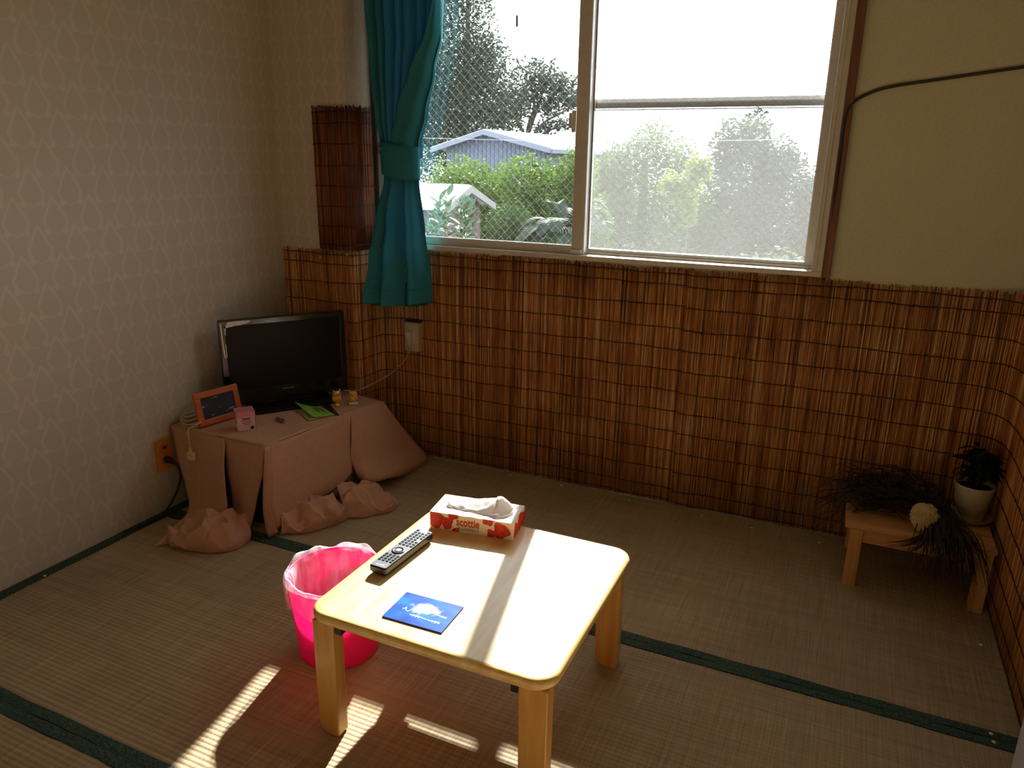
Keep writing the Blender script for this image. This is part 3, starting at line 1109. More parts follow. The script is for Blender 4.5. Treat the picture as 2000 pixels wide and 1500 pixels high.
RB, RT, HB = .106, .124, .236
MB().lathe([(.0001, .004), (RB - .012, .004), (RB - .004, 0.0), (RB, .006), (RT, HB - .006), (RT + .004, HB - .003), (RT + .003, HB), (RT - .002, HB), (RT - .003, HB - .008), (RB - .004, .009), (.0001, .007)], (1.09, -1.288, 0), 48).build('bucket', pinkmat(), pb, smooth=True)
rr_ = random.Random(5)
rows = []
NB = 96
prof_b = [(RB - .02, .02), (RT - .016, .12), (RT - .010, .20), (RT - .004, .232), (RT - .001, HB + .006), (RT + .003, HB + .010), (RT + .0065, HB + .005), (RT + .0075, HB - .015), (RT + .006, HB - .045), (RT + .0045, HB - .07)]
ph = [rr_.uniform(0, 6) for _ in range(8)]
for k, (r, z) in enumerate(prof_b):
    row = []
    for j in range(NB + 1):
        a = 2 * PI * j / NB
        wv = .35 * math.sin(7 * a + ph[0]) + .3 * math.sin(13 * a + ph[1] + k * .4) + .25 * math.sin(23 * a + ph[2] + k)
        amp = .0030 if k in (4, 5) else (.0045 if k < 4 else .0018)
        dr = amp * wv - (.004 if k < 4 else -.002)
        dz = (.006 * math.sin(5 * a + ph[3]) + .004 * math.sin(11 * a + ph[4])) if k >= 4 else 0
        if k == 9: dz += .012 * math.sin(6 * a + ph[5])
        if k < 4: dr = min(dr, -.0015)
        if k > 5: dr = max(dr, 0)
        row.append((1.09 + (r + dr) * math.cos(a), -1.288 + (r + dr) * math.sin(a), z + dz))
    rows.append(row)
bagm = NT('clear_bag_film')
b_tp = bagm.node('ShaderNodeBsdfTransparent')
b_gl = bagm.bsdf((.95, .95, .97), .18, spec=.8)
b_tr = bagm.node('ShaderNodeBsdfTranslucent'); b_tr.inputs[0].default_value = (.95, .93, .95, 1)
b_m1 = bagm.node('ShaderNodeMixShader'); b_m1.inputs[0].default_value = .4
bagm.link(b_gl, b_m1.inputs[1]); bagm.link(b_tr.outputs[0], b_m1.inputs[2])
b_n = bagm.noise(bagm.coord((14, 14, 4)), 3, 3)
b_m2 = bagm.node('ShaderNodeMixShader')
bagm.link(bagm.ramp(b_n, [(.35, (.16, .16, .16)), (.62, (.55, .55, .55))]), b_m2.inputs[0])
bagm.link(b_tp.outputs[0], b_m2.inputs[1]); bagm.link(b_m1.outputs[0], b_m2.inputs[2])
MB().grid(rows).build('bag_liner', bagm.done(b_m2.outputs[0]), pb, smooth=True)

# ------------------------------------------------------------------ TV stand under a cloth
SZ = .318
sd = thing('tv_stand', 'low dark stand hidden under the beige cloth in the corner', 'stand', (.24, -.56, 0))
MB().box((.035, -.835, SZ - .022), (.455, -.285, SZ)).build('stand_top', M['trim_dark'], sd, bevel=.002)
MB().box((.045, -.825, 0), (.445, -.805, SZ - .022)).build('side_panel', M['trim_dark'], sd)
MB().box((.045, -.315, 0), (.445, -.295, SZ - .022)).build('side_panel', M['trim_dark'], sd)
MB().box((.045, -.805, .02), (.06, -.315, SZ - .022)).build('back_panel', M['trim_dark'], sd)
MB().box((.06, -.805, .14), (.445, -.315, .155)).build('shelf', M['trim_dark'], sd)
cl_m = clothmat('beige_linen', srgb(194, 148, 122), 0, 260, None, .08)
cl = thing('draped_cloth', 'beige cloth draped over the stand under the television, puddled on the mat', 'cloth', (.32, -.6, 0))


def sheet(name, rows_, nu, nv, amp=.003, sc=22, seed=0, fold=None, solid=.0022, ridge=0):
    g = net(rows_, nu, nv)
    out = []
    for i, r in enumerate(g):
        o_ = []
        for j, p in enumerate(r):
            d = mnoise.noise(Vector((p.x * sc + seed, p.y * sc, p.z * sc * .7)))
            d2 = mnoise.noise(Vector((p.x * sc + seed, p.y * sc + 31, p.z * sc)))
            d3 = mnoise.noise(Vector((p.x * sc * .6 + seed + 7, p.y * sc * .6, p.z * sc)))
            q = Vector((p.x + amp * d, p.y + amp * d2, max(.003, p.z + amp * .8 * d3)))
            if ridge:
                e = min(1, (1 - i / nv) * 2.2)
                k = abs(mnoise.noise(Vector((p.x * 13 + seed, p.y * 13, p.z * 4)))) + .5 * abs(mnoise.noise(Vector((p.x * 27 + seed, p.y * 27, 5))))
                q.z = max(.003, q.z + ridge * e * (.42 - k) * 2)
                q.x += ridge * .5 * (k - .3) * e
            if fold:
                q = fold(q, i / nv, j / nu)
            o_.append(q)
        out.append(o_)
    return MB().grid(out).build(name, cl_m, cl, smooth=True, solid=solid)


TS = .326
topnet = [[(.012, -.852, TS), (.17, -.855, TS), (.32, -.857, TS + .001), (.472, -.858, TS)],
          [(.012, -.65, TS), (.17, -.65, TS), (.34, -.65, TS), (.494, -.65, TS)],
          [(.014, -.45, TS), (.18, -.45, TS), (.35, -.45, TS), (.522, -.45, TS)],
          [(.014, -.19, TS), (.18, -.195, TS), (.35, -.22, TS), (.551, -.26, TS)]]
sheet('cloth_top', topnet, 24, 30, .0009, 14)
front = [[(0.472, -0.842, 0.326), (0.488, -0.742, 0.326), (0.498, -0.642, 0.326), (0.509, -0.535, 0.326), (0.525, -0.440, 0.326)],
         [(0.495, -0.871, 0.226), (0.505, -0.768, 0.217), (0.520, -0.674, 0.218), (0.535, -0.573, 0.216), (0.540, -0.470, 0.215)],
         [(0.505, -0.890, 0.119), (0.520, -0.779, 0.124), (0.535, -0.678, 0.126), (0.550, -0.590, 0.129), (0.550, -0.487, 0.139)],
         [(0.515, -0.877, 0.032), (0.525, -0.773, 0.052), (0.540, -0.660, 0.067), (0.555, -0.570, 0.080), (0.555, -0.493, 0.105)]]
sheet('front_panel', front, 30, 26, .003, 14)
foldn = [[(0.469, -0.861, 0.326), (.471, -.852, .326), (0.474, -0.840, 0.326)],
         [(0.475, -0.884, 0.227), (.487, -.880, .226), (0.496, -0.870, 0.225)],
         [(0.478, -0.900, 0.120), (.492, -.902, .118), (0.506, -0.889, 0.118)],
         [(0.470, -0.890, 0.010), (.492, -.900, .004), (0.516, -0.878, 0.020)]]
sheet('corner_fold', foldn, 8, 20, .002, 18, 4)
endA = [[(0.270, -0.855, 0.326), (0.381, -0.855, 0.326), (0.470, -0.860, 0.326)],
        [(0.290, -0.866, 0.199), (0.387, -0.872, 0.209), (0.446, -0.862, 0.212)],
        [(0.310, -0.876, 0.092), (0.381, -0.885, 0.090), (0.419, -0.868, 0.101)],
        [(0.340, -0.930, 0.005), (0.411, -0.950, 0.004), (0.400, -0.906, 0.004)]]
sheet('end_panel', endA, 16, 24, .004, 16, 9)
endB = [[(0.017, -0.850, 0.326), (0.110, -0.852, 0.326), (0.201, -0.855, 0.326), (0.290, -0.862, 0.326)],
        [(0.043, -0.865, 0.217), (0.134, -0.870, 0.225), (0.224, -0.880, 0.235), (0.307, -0.892, 0.243)],
        [(0.092, -0.885, 0.111), (0.169, -0.895, 0.112), (0.256, -0.905, 0.126), (0.329, -0.918, 0.151)],
        [(0.144, -0.930, 0.045), (0.227, -0.950, 0.060), (0.304, -0.955, 0.085), (0.361, -0.950, 0.115)],
        [(0.211, -1.062, 0.050), (0.263, -1.032, 0.055), (0.297, -0.994, 0.060), (0.332, -0.956, 0.070)],
        [(0.189, -1.125, 0.008), (0.225, -1.092, 0.010), (0.254, -1.042, 0.012), (0.261, -0.975, 0.015)]]
sheet('end_flap', endB, 24, 40, .004, 15, 13)
pudL = [[(0.20, -1.03, 0.03), (0.30, -1.00, 0.10), (0.377, -0.976, 0.11), (0.405, -0.905, 0.10)],
        [(0.22, -1.09, 0.035), (0.340, -1.060, 0.075), (0.415, -1.015, 0.075), (0.430, -0.935, 0.06)],
        [(0.25, -1.115, 0.02), (0.365, -1.085, 0.04), (0.440, -1.035, 0.04), (0.450, -0.945, 0.03)],
        [(0.25, -1.10, 0.004), (0.365, -1.080, 0.004), (0.443, -1.032, 0.004), (0.448, -0.945, 0.004)]]


def crumple(k1, k2, a, seed):
    def f(q, v, u):
        w = math.sin(u * k1 + 2.5 * v + seed) * math.sin(v * 3.0 + .3)
        w2 = math.sin(u * k2 - 3 * v + seed * 2)
        return Vector((q.x + a * .5 * w2, q.y + a * .4 * w, max(.003, q.z + a * (w + .4 * w2) * min(1, (1 - v) * 3))))
    return f


sheet('floor_folds', pudL, 70, 56, .005, 22, 17, crumple(11, 19, .007, 1), ridge=.034)
pudC = [[(0.497, -0.805, 0.060), (0.513, -0.736, 0.085), (0.565, -0.700, 0.095), (0.605, -0.670, 0.070), (0.640, -0.665, 0.045)],
        [(0.515, -0.851, 0.060), (0.550, -0.782, 0.075), (0.605, -0.752, 0.070), (0.650, -0.722, 0.055), (0.668, -0.684, 0.040)],
        [(0.520, -0.872, 0.030), (0.580, -0.822, 0.040), (0.622, -0.776, 0.038), (0.652, -0.726, 0.030), (0.668, -0.672, 0.020)],
        [(0.511, -0.870, 0.004), (0.576, -0.826, 0.004), (0.616, -0.776, 0.004), (0.641, -0.720, 0.004), (0.653, -0.670, 0.004)]]
sheet('floor_folds', pudC, 70, 56, .005, 24, 23, crumple(9, 15, .007, 2.2), ridge=.032)
pudR = [[(0.560, -0.600, 0.075), (0.605, -0.540, 0.085), (0.647, -0.503, 0.085), (0.674, -0.474, 0.060), (0.728, -0.494, 0.030)],
        [(0.622, -0.643, 0.055), (0.650, -0.604, 0.065), (0.699, -0.573, 0.058), (0.729, -0.533, 0.040), (0.758, -0.501, 0.025)],
        [(0.650, -0.664, 0.025), (0.692, -0.634, 0.028), (0.730, -0.596, 0.028), (0.762, -0.543, 0.022), (0.768, -0.496, 0.014)],
        [(0.646, -0.664, 0.004), (0.688, -0.639, 0.004), (0.726, -0.601, 0.004), (0.759, -0.548, 0.004), (0.764, -0.496, 0.004)]]
sheet('floor_folds', pudR, 70, 56, .005, 24, 29, crumple(9, 14, .007, 3.1), ridge=.032)
right = [[(0.525, -0.442, 0.326), (0.533, -0.387, 0.326), (0.543, -0.324, 0.326), (0.551, -0.258, 0.326)],
         [(0.540, -0.468, 0.247), (0.565, -0.404, 0.252), (0.580, -0.301, 0.243), (0.575, -0.174, 0.201)],
         [(0.550, -0.485, 0.160), (0.590, -0.447, 0.142), (0.610, -0.316, 0.131), (0.600, -0.104, 0.107)],
         [(0.570, -0.479, 0.080), (0.625, -0.464, 0.070), (0.655, -0.309, 0.062), (0.640, -0.067, 0.030)],
         [(0.560, -0.430, 0.030), (0.600, -0.398, 0.040), (0.640, -0.253, 0.017), (0.635, -0.085, 0.006)]]
sheet('side_panel', right, 30, 32, .004, 15, 37)
# the side running back to the pillar, and the dark inner layer seen in the gap
sheet('back_drop', [[(.551, -.258, .326), (.47, -.235, .326), (.385, -.205, .326)], [(.575, -.174, .201), (.50, -.16, .20), (.405, -.15, .20)], [(.60, -.104, .107), (.52, -.10, .10), (.42, -.09, .10)], [(.635, -.075, .006), (.54, -.06, .006), (.43, -.05, .006)]], 14, 20, .003, 15, 41)
sheet('inner_layer', [[(.46, -.80, .315), (.478, -.6, .315), (.49, -.40, .315)], [(.463, -.80, .16), (.485, -.6, .16), (.50, -.42, .16)], [(.468, -.80, .008), (.50, -.6, .008), (.53, -.42, .008)]], 14, 12, .002, 12, 43)

# ------------------------------------------------------------------ television
TVY = math.atan2(.81, .58)
tv = thing('television', 'black flat television with torn silver tape on its upper left corner', 'television', (.225, -.445, .3285), TVY)
# local: x along the screen width (left end is -x as seen), -y towards the viewer, z up
sgn = 1
HW = .242
MB().prism(rrect(-.168, -.098, .168, .060, .030, 0, 6), (0, 0, .010)).build('base', M['black_gloss'], tv, world=False, bevel=.003)
MB().box((-.10, .004, .008), (.10, .034, .05)).build('neck', M['black'], tv, world=False, bevel=.006)
MB().box((-HW, .006, .022), (HW, .040, .3565)).build('housing', M['black'], tv, world=False, bevel=.006)
bz = MB()
bz.box((-HW, -.004, .336), (HW, .006, .3565)).box((-HW, -.004, .022), (HW, .006, .082)).box((-HW, -.004, .082), (-HW + .02, .006, .336)).box((HW - .02, -.004, .082), (HW, .006, .336))
bz.build('bezel', M['black_gloss'], tv, world=False, bevel=.001)
MB().box((-HW + .02, .002, .082), (HW - .02, .006, .336)).build('screen', M['screen'], tv, world=False)
lg = MB()
for i in range(9): lg.box((-.0235 + i * .0052, -.0046, .0625), (-.0235 + i * .0052 + .0038, -.004, .0665))
lg.build('maker_mark', plain('dim_letters', srgb(120, 120, 120), .4, .5), tv, world=False)
sil = plain('silver_tape', srgb(226, 226, 234), .4, .0, var=.18, vs_=120)
poly = [(-.208, .353), (-.19, .354), (-.16, .354), (-.130, .3535), (-.127, .348), (-.140, .343), (-.155, .340), (-.17, .337), (-.19, .336), (-.205, .3335), (-.216, .331), (-.219, .336), (-.215, .343), (-.213, .349)]
MB().prism([(x, -.0042, z) for x, z in poly], (0, -.0008, 0)).build('torn_tape', sil, tv, world=False)
poly = [(-.2385, .350), (-.2335, .350), (-.2315, .29), (-.2295, .25), (-.228, .214), (-.233, .214), (-.236, .26)]
MB().prism([(x, -.0042, z) for x, z in poly], (0, -.0008, 0)).build('tape_strip', plain('yellowed_tape', srgb(232, 222, 192), .45, .0), tv, world=False)
poly = [(-.2235, .330), (-.218, .331), (-.2195, .315), (-.221, .30), (-.2235, .305)]
MB().prism([(x, -.0042, z) for x, z in poly], (0, -.0008, 0)).build('tape_strip', sil, tv, world=False)
poly = [(-.2245, .27), (-.2225, .268), (-.222, .215), (-.225, .22)]
MB().prism([(x, -.0042, z) for x, z in poly], (0, -.0008, 0)).build('tape_strip', sil, tv, world=False)

# power outlet on the back wall with plug and cord to the television
ob = thing('wall_outlet', 'cream wall outlet set in the reed screen below the curtain', 'outlet', (.545, -.005, .49))
MB().box((.515, -.030, .488), (.585, .008, .612)).build('cover_plate', M['cream'], ob, bevel=.003)
MB().box((.532, -.0325, .520), (.568, -.030, .580)).build('socket_insert', M['white'], ob, bevel=.001)
for zz in (.535, .564):
    MB().box((.541, -.0330, zz - .004), (.543, -.0325, zz + .004)).box((.557, -.0330, zz - .004), (.559, -.0325, zz + .004)).build('socket_slot', M['black'], ob)
MB().box((.512, -.012, .614), (.588, .006, .621)).build('top_gap', M['black'], ob)
pc = thing('power_cord', 'cream power cord and plug running from the back wall outlet to the television', 'cord', (.545, -.04, .55))
MB().box((.540, -.058, .551), (.562, -.033, .578)).tube([(.551, -.05, .551), (.552, -.053, .53), (.552, -.05, .515)], [.008, .006, .004], 8).build('plug', M['white'], pc, bevel=.002)
MB().tube(spline([(.552, -.05, .52), (.550, -.045, .50), (.520, -.035, .45), (.475, -.030, .405), (.430, -.050, .365), (.405, -.16, .345), (.390, -.23, .340), (.36, -.26, .350), (.30, -.32, .40)], 60), .0028, 6).build('cable', M['cream'], pc, smooth=True)

# orange outlet on the wallpapered wall with a black plug
ol = thing('wall_outlet', 'orange-tinted wall outlet on the wallpapered wall beside the cloth', 'outlet', (.004, -.885, .165))
MB().box((0, -.922, .163), (.007, -.850, .282)).build('cover_plate', plain('orange_plate', srgb(206, 124, 44), .5, var=.06), ol, bevel=.002)
for zz in (.200, .248):
    MB().box((.007, -.902, zz - .011), (.0085, -.870, zz + .011)).build('socket_insert', plain('orange_insert', srgb(196, 112, 40), .5), ol, bevel=.001)
MB().box((.0085, -.893, .246), (.0092, -.876, .256)).build('socket_slot', M['black'], ol)
bc = thing('black_cord', 'black plug and cord hanging from the outlet on the wallpapered wall', 'cord', (.03, -.9, .01))
MB().tube([(.0088, -.885, .204), (.020, -.885, .204), (.035, -.884, .202), (.048, -.880, .196)], [.012, .013, .010, .006], 10).build('plug', M['black'], bc, smooth=True)
MB().tube(spline([(.045, -.881, .197), (.058, -.876, .178), (.060, -.872, .14), (.055, -.885, .10), (.050, -.905, .065), (.045, -.94, .030), (.040, -.985, .012), (.030, -1.05, .008), (.012, -1.10, .008)], 60), .0042, 8).build('cable', M['black'], bc, smooth=True)

# coiled white extension cord on the corner of the stand
ec = thing('extension_cord', 'coiled off-white cord with a socket end hanging over the cloth', 'cord', (.09, -.82, .33))
cord_m = plain('off_white_cord', srgb(190, 172, 140), .5)
loops = []
for k in range(5):
    rr_ = random.Random(40 + k)
    for i in range(24):
        a = 2 * PI * i / 24 + .3 * k
        loops.append((.082 + (.060 - .005 * k) * math.cos(a), -.790 + (.05 - .004 * k) * math.sin(a), .336 + .006 * k + .020 * math.sin(a + .5 * k) + .018 * (math.cos(a) < 0) * abs(math.cos(a)) + .01))
MB().tube(loops, .0033, 6).build('coil', cord_m, ec, smooth=True)
MB().tube(spline([loops[-1], (.14, -.83, .352), (.126, -.868, .338), (.128, -.876, .310), (.136, -.880, .280), (.141, -.884, .262)], 30), .0033, 6).build('cable', cord_m, ec, smooth=True)
MB().box((.130, -.896, .228), (.158, -.880, .258)).tube([(.141, -.885, .275), (.143, -.888, .252)], [.005, .008], 8).build('socket_end', plain('pale_socket', srgb(212, 192, 140), .5), ec, bevel=.003)

# ------------------------------------------------------------------ small things on the stand
pf = thing('photo_frame', 'orange-brown wooden photo frame with a dark picture leaning before the television', 'photo frame', (.158, -.742, .3285), math.atan2(.98, .2))
fw_, fh, ft = .090, .128, .022


def lean(p):
    x, y, z = p
    a = math.radians(12)
    return (x, y * math.cos(a) + z * math.sin(a), -y * math.sin(a) + z * math.cos(a))


def lbox(a, b):
    mb = MB().box(a, b)
    mb.v = [lean(p) for p in mb.v]
    return mb


fmat = wood('orange_frame_wood', srgb(176, 82, 34), srgb(206, 110, 52), 'X', .5)
for a, b in (((-fw_, -.006, .004), (fw_, .008, .004 + ft)), ((-fw_, -.006, fh - ft), (fw_, .008, fh)), ((-fw_, -.006, .004 + ft), (-fw_ + ft, .008, fh - ft)), ((fw_ - ft, -.006, .004 + ft), (fw_, .008, fh - ft))):
    lbox(a, b).build('frame_bar', fmat, pf, world=False, bevel=.002)


def photo_art():
    t = NT('dark_pond_picture')
    f = t.noise(t.coord((22, 22, 60)), 1, 4)
    g = t.noise(t.coord((8, 8, 14)), 1, 3)
    c = t.mix(g, srgb(22, 26, 34), srgb(74, 82, 100))
    k = t.ramp(f, [(.60, (0, 0, 0)), (.70, (1, 1, 1))])
    return t.done(t.bsdf(t.mix(k, c, srgb(190, 196, 204)), .2))


lbox((-fw_ + ft, -.001, .004 + ft), (fw_ - ft, .001, fh - ft)).build('picture', photo_art(), pf, world=False)
lbox((-.02, .008, .01), (.02, .011, .09)).build('easel_back', M['trim_dark'], pf, world=False)
MB().box((-.012, .030, 0), (.012, .055, .003)).build('easel_foot', M['trim_dark'], pf, world=False)
tag(MB().prism([(.055, -.755, .3285), (.125, -.765, .3285), (.120, -.690, .3285), (.050, -.700, .3285)], (0, 0, .045)).build('red_box', plain('red_card', srgb(150, 44, 34), .6), None, bevel=.004), 'small dull red box half hidden behind the photo frame', 'box')

cb = thing('cotton_box', 'clear pink-lidded box of cotton swabs standing before the photo frame', 'box', (.282, -.752, .3285), math.radians(52))
q = .034
MB().prism(rrect(-q + .003, -q + .003, q - .003, q - .003, .006, 0, 3), (0, 0, .054)).build('box_body', plain('cloudy_pink_white', srgb(222, 178, 178), .35, var=.12, vs_=160), cb, world=False, bevel=.001)
MB().prism(rrect(-q, -q, q, q, .007, .052, 3), (0, 0, .020)).build('lid', plain('pink_lid', srgb(216, 128, 148), .3, var=.08), cb, world=False, bevel=.002)
pk = MB().box((-.012, -q + .0022, .042), (.016, -q + .003, .048))
pk.build('red_label', plain('crimson_label', srgb(150, 26, 50), .5), cb, world=False)
lab = MB()
for zz, a, b in ((.035, -.016, .018), (.029, -.012, .015), (.023, -.006, .010)):
    x = a
    rr_ = random.Random(int(zz * 1e4))
    while x < b:
        w_ = rr_.uniform(.0015, .0035)
        lab.box((x, -q + .0022, zz), (x + w_, -q + .003, zz + .0028)); x += w_ + .001
lab.build('fine_print', plain('mauve_print', srgb(120, 66, 84), .5), cb, world=False)
MB().tube([(.020, -q + .003, .010), (.020, -q + .0020, .010)], .0065, 14).build('dark_roundel', M['black'], cb, world=False)

nc = thing('nail_clipper', 'small tan and silver nail clipper lying between the swab box and the green leaflet', 'nail clipper', (.342, -.632, .3285), math.radians(-29))
mt_ = plain('clipper_steel', srgb(170, 160, 150), .3, .8)
MB().prism([(-.030, -.006, 0), (.022, -.0055, 0), (.032, -.004, 0), (.032, .004, 0), (.022, .0055, 0), (-.030, .006, 0)], (0, 0, .003)).build('lower_arm', mt_, nc, world=False)
MB().prism([(-.030, -.006, .0055), (.022, -.0055, .0085), (.032, -.004, .0045), (.032, .004, .0045), (.022, .0055, .0085), (-.030, .006, .0055)], (0, 0, .002)).build('upper_arm', mt_, nc, world=False)
MB().prism([(-.036, -.006, .009), (.018, -.005, .0125), (.018, .005, .0125), (-.036, .006, .009)], (0, 0, .003)).build('lever', plain('tan_lever', srgb(196, 146, 106), .4), nc, world=False, bevel=.001)
MB().tube([(.016, 0, 0), (.016, 0, .0145)], .0022, 8).build('pivot', mt_, nc, world=False)

gl_ = thing('green_leaflet', 'folded bright green leaflet lying on the cloth before the television', 'leaflet', (.388, -.50, .3285))
g_m = plain('green_paper', srgb(132, 178, 62), .7, var=.06)
g_p = plain('pale_green_page', srgb(176, 190, 132), .7, var=.04)
A, B_, C_, D_ = Vector((.304, -.504, .329)), Vector((.436, -.588, .329)), Vector((.482, -.490, .329)), Vector((.372, -.434, .329))


def leafsheet(a, b, c, d, lift, curl):
    rows = []
    for i in range(9):
        u = i / 8
        row = []
        for j in range(9):
            v = j / 8
            p = a.lerp(b, v).lerp(d.lerp(c, v), u)
            row.append((p.x, p.y, p.z + lift + curl * (1 - u) ** 2 * (.4 + .6 * (1 - v)) ))
        rows.append(row)
    return MB().grid(rows)


leafsheet(A, B_, C_, D_, .001, .002).build('lower_page', g_p, gl_, smooth=True, solid=.0006)
leafsheet(A + Vector((-.012, .012, 0)), B_ + Vector((.006, .018, 0)), C_, D_, .002, .024).build('upper_page', g_m, gl_, smooth=True, solid=.0006)
pm = MB()
for k, (u0, u1) in enumerate(((.52, .66), (.74, .86))):
    a = (A + Vector((-.012, .012, 0))).lerp(B_ + Vector((.006, .018, 0)), .28 + .1 * k).lerp(D_.lerp(C_, .28 + .1 * k), u0)
    for s in range(5):
        v = .25 + s * .09
        u = (u0 + u1) / 2
        p = (A + Vector((-.012, .012, 0))).lerp(B_ + Vector((.006, .018, 0)), v).lerp(D_.lerp(C_, v), u)
        z = p.z + .0026 + .024 * (1 - u) ** 2 * (.4 + .6 * (1 - v)) + .0008
        pm.box((p.x - .004, p.y - .0035, z), (p.x + .004, p.y + .0035, z + .0004))
pm.build('dark_print', plain('dark_green_print', srgb(58, 96, 30), .7), gl_)
nl = MB().prism([(.372, -.424, .3288), (.486, -.488, .3288), (.500, -.484, .3288), (.388, -.398, .3288)], (0, 0, .003))
tag(nl.build('navy_booklet', plain('navy_cover', srgb(18, 20, 38), .4)), 'thin navy booklet showing under the edge of the green leaflet', 'booklet')


def owl(x, y, h, rz, label, base):
    o = thing('owl_figurine', label, 'figurine', (x, y, .3285), rz, 'gold owl figurines')
    o.scale = (1.3, 1.3, 1.3)
    gold = plain('gold_glaze', srgb(232, 176, 70), .3, .35, var=.25, vs_=220)
    z0 = 0
    if base:
        MB().box((-.014, -.015, 0), (.014, .009, .008)).build('white_base', M['white'], o, world=False, bevel=.002)
        z0 = .0065
    else:
        MB().lathe([(.010, 0), (.010, .003), (.0045, .006), (.004, .010), (.007, .013)], (0, 0, 0), 16).build('foot', gold, o, world=False, smooth=True)
        z0 = .011
    MB().lathe([(.0001, 0), (.009, .002), (.0125, .010), (.0118, .018), (.0085, .0235), (.0001, .026)], (0, 0, z0), 18, 1, .85).build('body', gold, o, world=False, smooth=True)
    hd = MB().ball((0, -.001, z0 + .027), (.0128, .0105, .0098), 16, 10)
    hd.tube([(-.008, -.001, z0 + .033), (-.0115, -.001, z0 + .0415)], [.0045, .0006], 8).tube([(.008, -.001, z0 + .033), (.0115, -.001, z0 + .0415)], [.0045, .0006], 8)
    h_ = hd.build('head', gold, o, world=False, smooth=True)
    for s in (-1, 1):
        MB().tube([(s * .0055, -.0095, z0 + .029), (s * .0055, -.0122, z0 + .029)], .0046, 14).build('eye', plain('cream_eye', srgb(232, 206, 150), .4), h_, world=False)
        MB().tube([(s * .0055, -.0120, z0 + .029), (s * .0055, -.0129, z0 + .029)], .0021, 10).build('pupil', M['black'], h_, world=False)
        MB().ball((s * .0115, .001, z0 + .012), (.003, .007, .0095), 10, 6).build('wing', gold, o, world=False, smooth=True)
    MB().tube([(0, -.010, z0 + .0255), (0, -.0145, z0 + .0225)], [.0024, .0004], 8).build('beak', plain('brown_beak', srgb(120, 74, 24), .4), h_, world=False)


owl(.418, -.388, .04, math.radians(58), 'gold owl figurine without a base, left of the pair by the television', False)
owl(.463, -.342, .04, math.radians(40), 'gold owl figurine on a small white base, right of the pair by the television', True)

# ------------------------------------------------------------------ cable on the plaster wall
wc = MB().tube(spline([(2.149, -.004, .918), (2.150, -.006, 1.05), (2.150, -.009, 1.2), (2.149, -.013, 1.33), (2.148, -.013, 1.42), (2.160, -.010, 1.462), (2.195, .004, 1.492), (2.26, .005, 1.515), (2.42, .0055, 1.537), (2.60, .0055, 1.561), (2.744, .0055, 1.583)], 70), .0050, 8)
tag(wc.build('wall_cable', plain('brown_cable', srgb(58, 42, 32), .5), None, smooth=True), 'brown cable looping over the plaster wall and down beside the window', 'cable')

# ------------------------------------------------------------------ bench
bn = thing('bench', 'small pine bench in the corner carrying dried weed, a coral and a plant pot', 'bench', (2.525, -.19, 0))
BZ = .212
for k in range(3):
    y0 = -.334 + k * .098
    MB().box((2.318, y0, BZ - .014), (2.728, y0 + .092, BZ)).build('seat_board', M['bench_x'], bn, bevel=.002)
MB().box((2.350, -.322, BZ - .060), (2.705, -.306, BZ - .014)).build('apron', M['bench_x'], bn, bevel=.0015)
MB().box((2.350, -.066, BZ - .060), (2.705, -.050, BZ - .014)).build('apron', M['bench_x'], bn, bevel=.0015)
for x0 in (2.335, 2.684):
    for y0, y1 in ((-.333, -.300), (-.075, -.045)):
        MB().box((x0, y0, 0), (x0 + .038, y1, BZ - .014)).build('leg', M['bench_z'], bn, bevel=.002)
    MB().box((x0 + .004, -.300, BZ - .055), (x0 + .020, -.075, BZ - .014)).build('side_rail', M['bench_x'], bn)

# plant in a white pot on its saucer
PX, PY = 2.672, -.128
sa = MB().lathe([(.034, 0), (.050, .002), (.062, .015), (.0645, .016), (.063, .012), (.051, .004), (.0001, .004)], (PX, PY, BZ), 32)
tag(sa.build('saucer', plain('clay_white_saucer', srgb(190, 168, 132), .6), None, smooth=True), 'round pale saucer under the white plant pot on the bench', 'saucer')
pp = thing('potted_plant', 'dark leafy plant in a white tapered pot at the end of the bench', 'potted plant', (PX, PY, BZ + .0045))
MB().lathe([(.036, 0), (.038, .002), (.0565, .116), (.058, .118), (.055, .119), (.053, .110), (.042, .020), (.0001, .018)], (PX, PY, BZ + .0045), 36).build('pot', plain('white_pot', srgb(220, 208, 176), .55, var=.05), pp, smooth=True)
MB().lathe([(.0001, .104), (.050, .102), (.053, .104)], (PX, PY, BZ + .0045), 24).build('soil', plain('dark_soil', (.012, .008, .005), .95, var=.4, vs_=200), pp)
lf_m = leafmat('dark_plant_leaf', (.006, .012, .006), (.014, .026, .010), .15)
rl = random.Random(77)
stem = MB()
lm0 = None
for k in range(7):
    a = rl.uniform(0, 2 * PI)
    base = Vector((PX + .012 * math.cos(a), PY + .012 * math.sin(a), BZ + .098))
    tip = Vector((PX + .05 * math.cos(a) + .004, max(-.2, PY + .05 * math.sin(a)), BZ + .16 + rl.uniform(0, .07)))
    pts = spline([base, base.lerp(tip, .5) + Vector((0, 0, .02)), tip], 8)
    stem.tube(pts, [.0025 - .0002 * i for i in range(9)], 6)
stem.build('stem', plain('dark_stem', (.02, .014, .008), .7), pp, smooth=True)


def leaf_mesh(name, L, Wd, mat, parent, bend=.35):
    rows = []
    for i in range(7):
        t = i / 6
        w = Wd * math.sin(PI * min(1, t * .92 + .06)) ** .8
        zc = -bend * L * t * t
        rows.append([(-w, L * t, zc), (0, L * t, zc - .12 * w), (w, L * t, zc)])
    return MB().grid(rows).build(name, mat, parent, world=False, smooth=True)


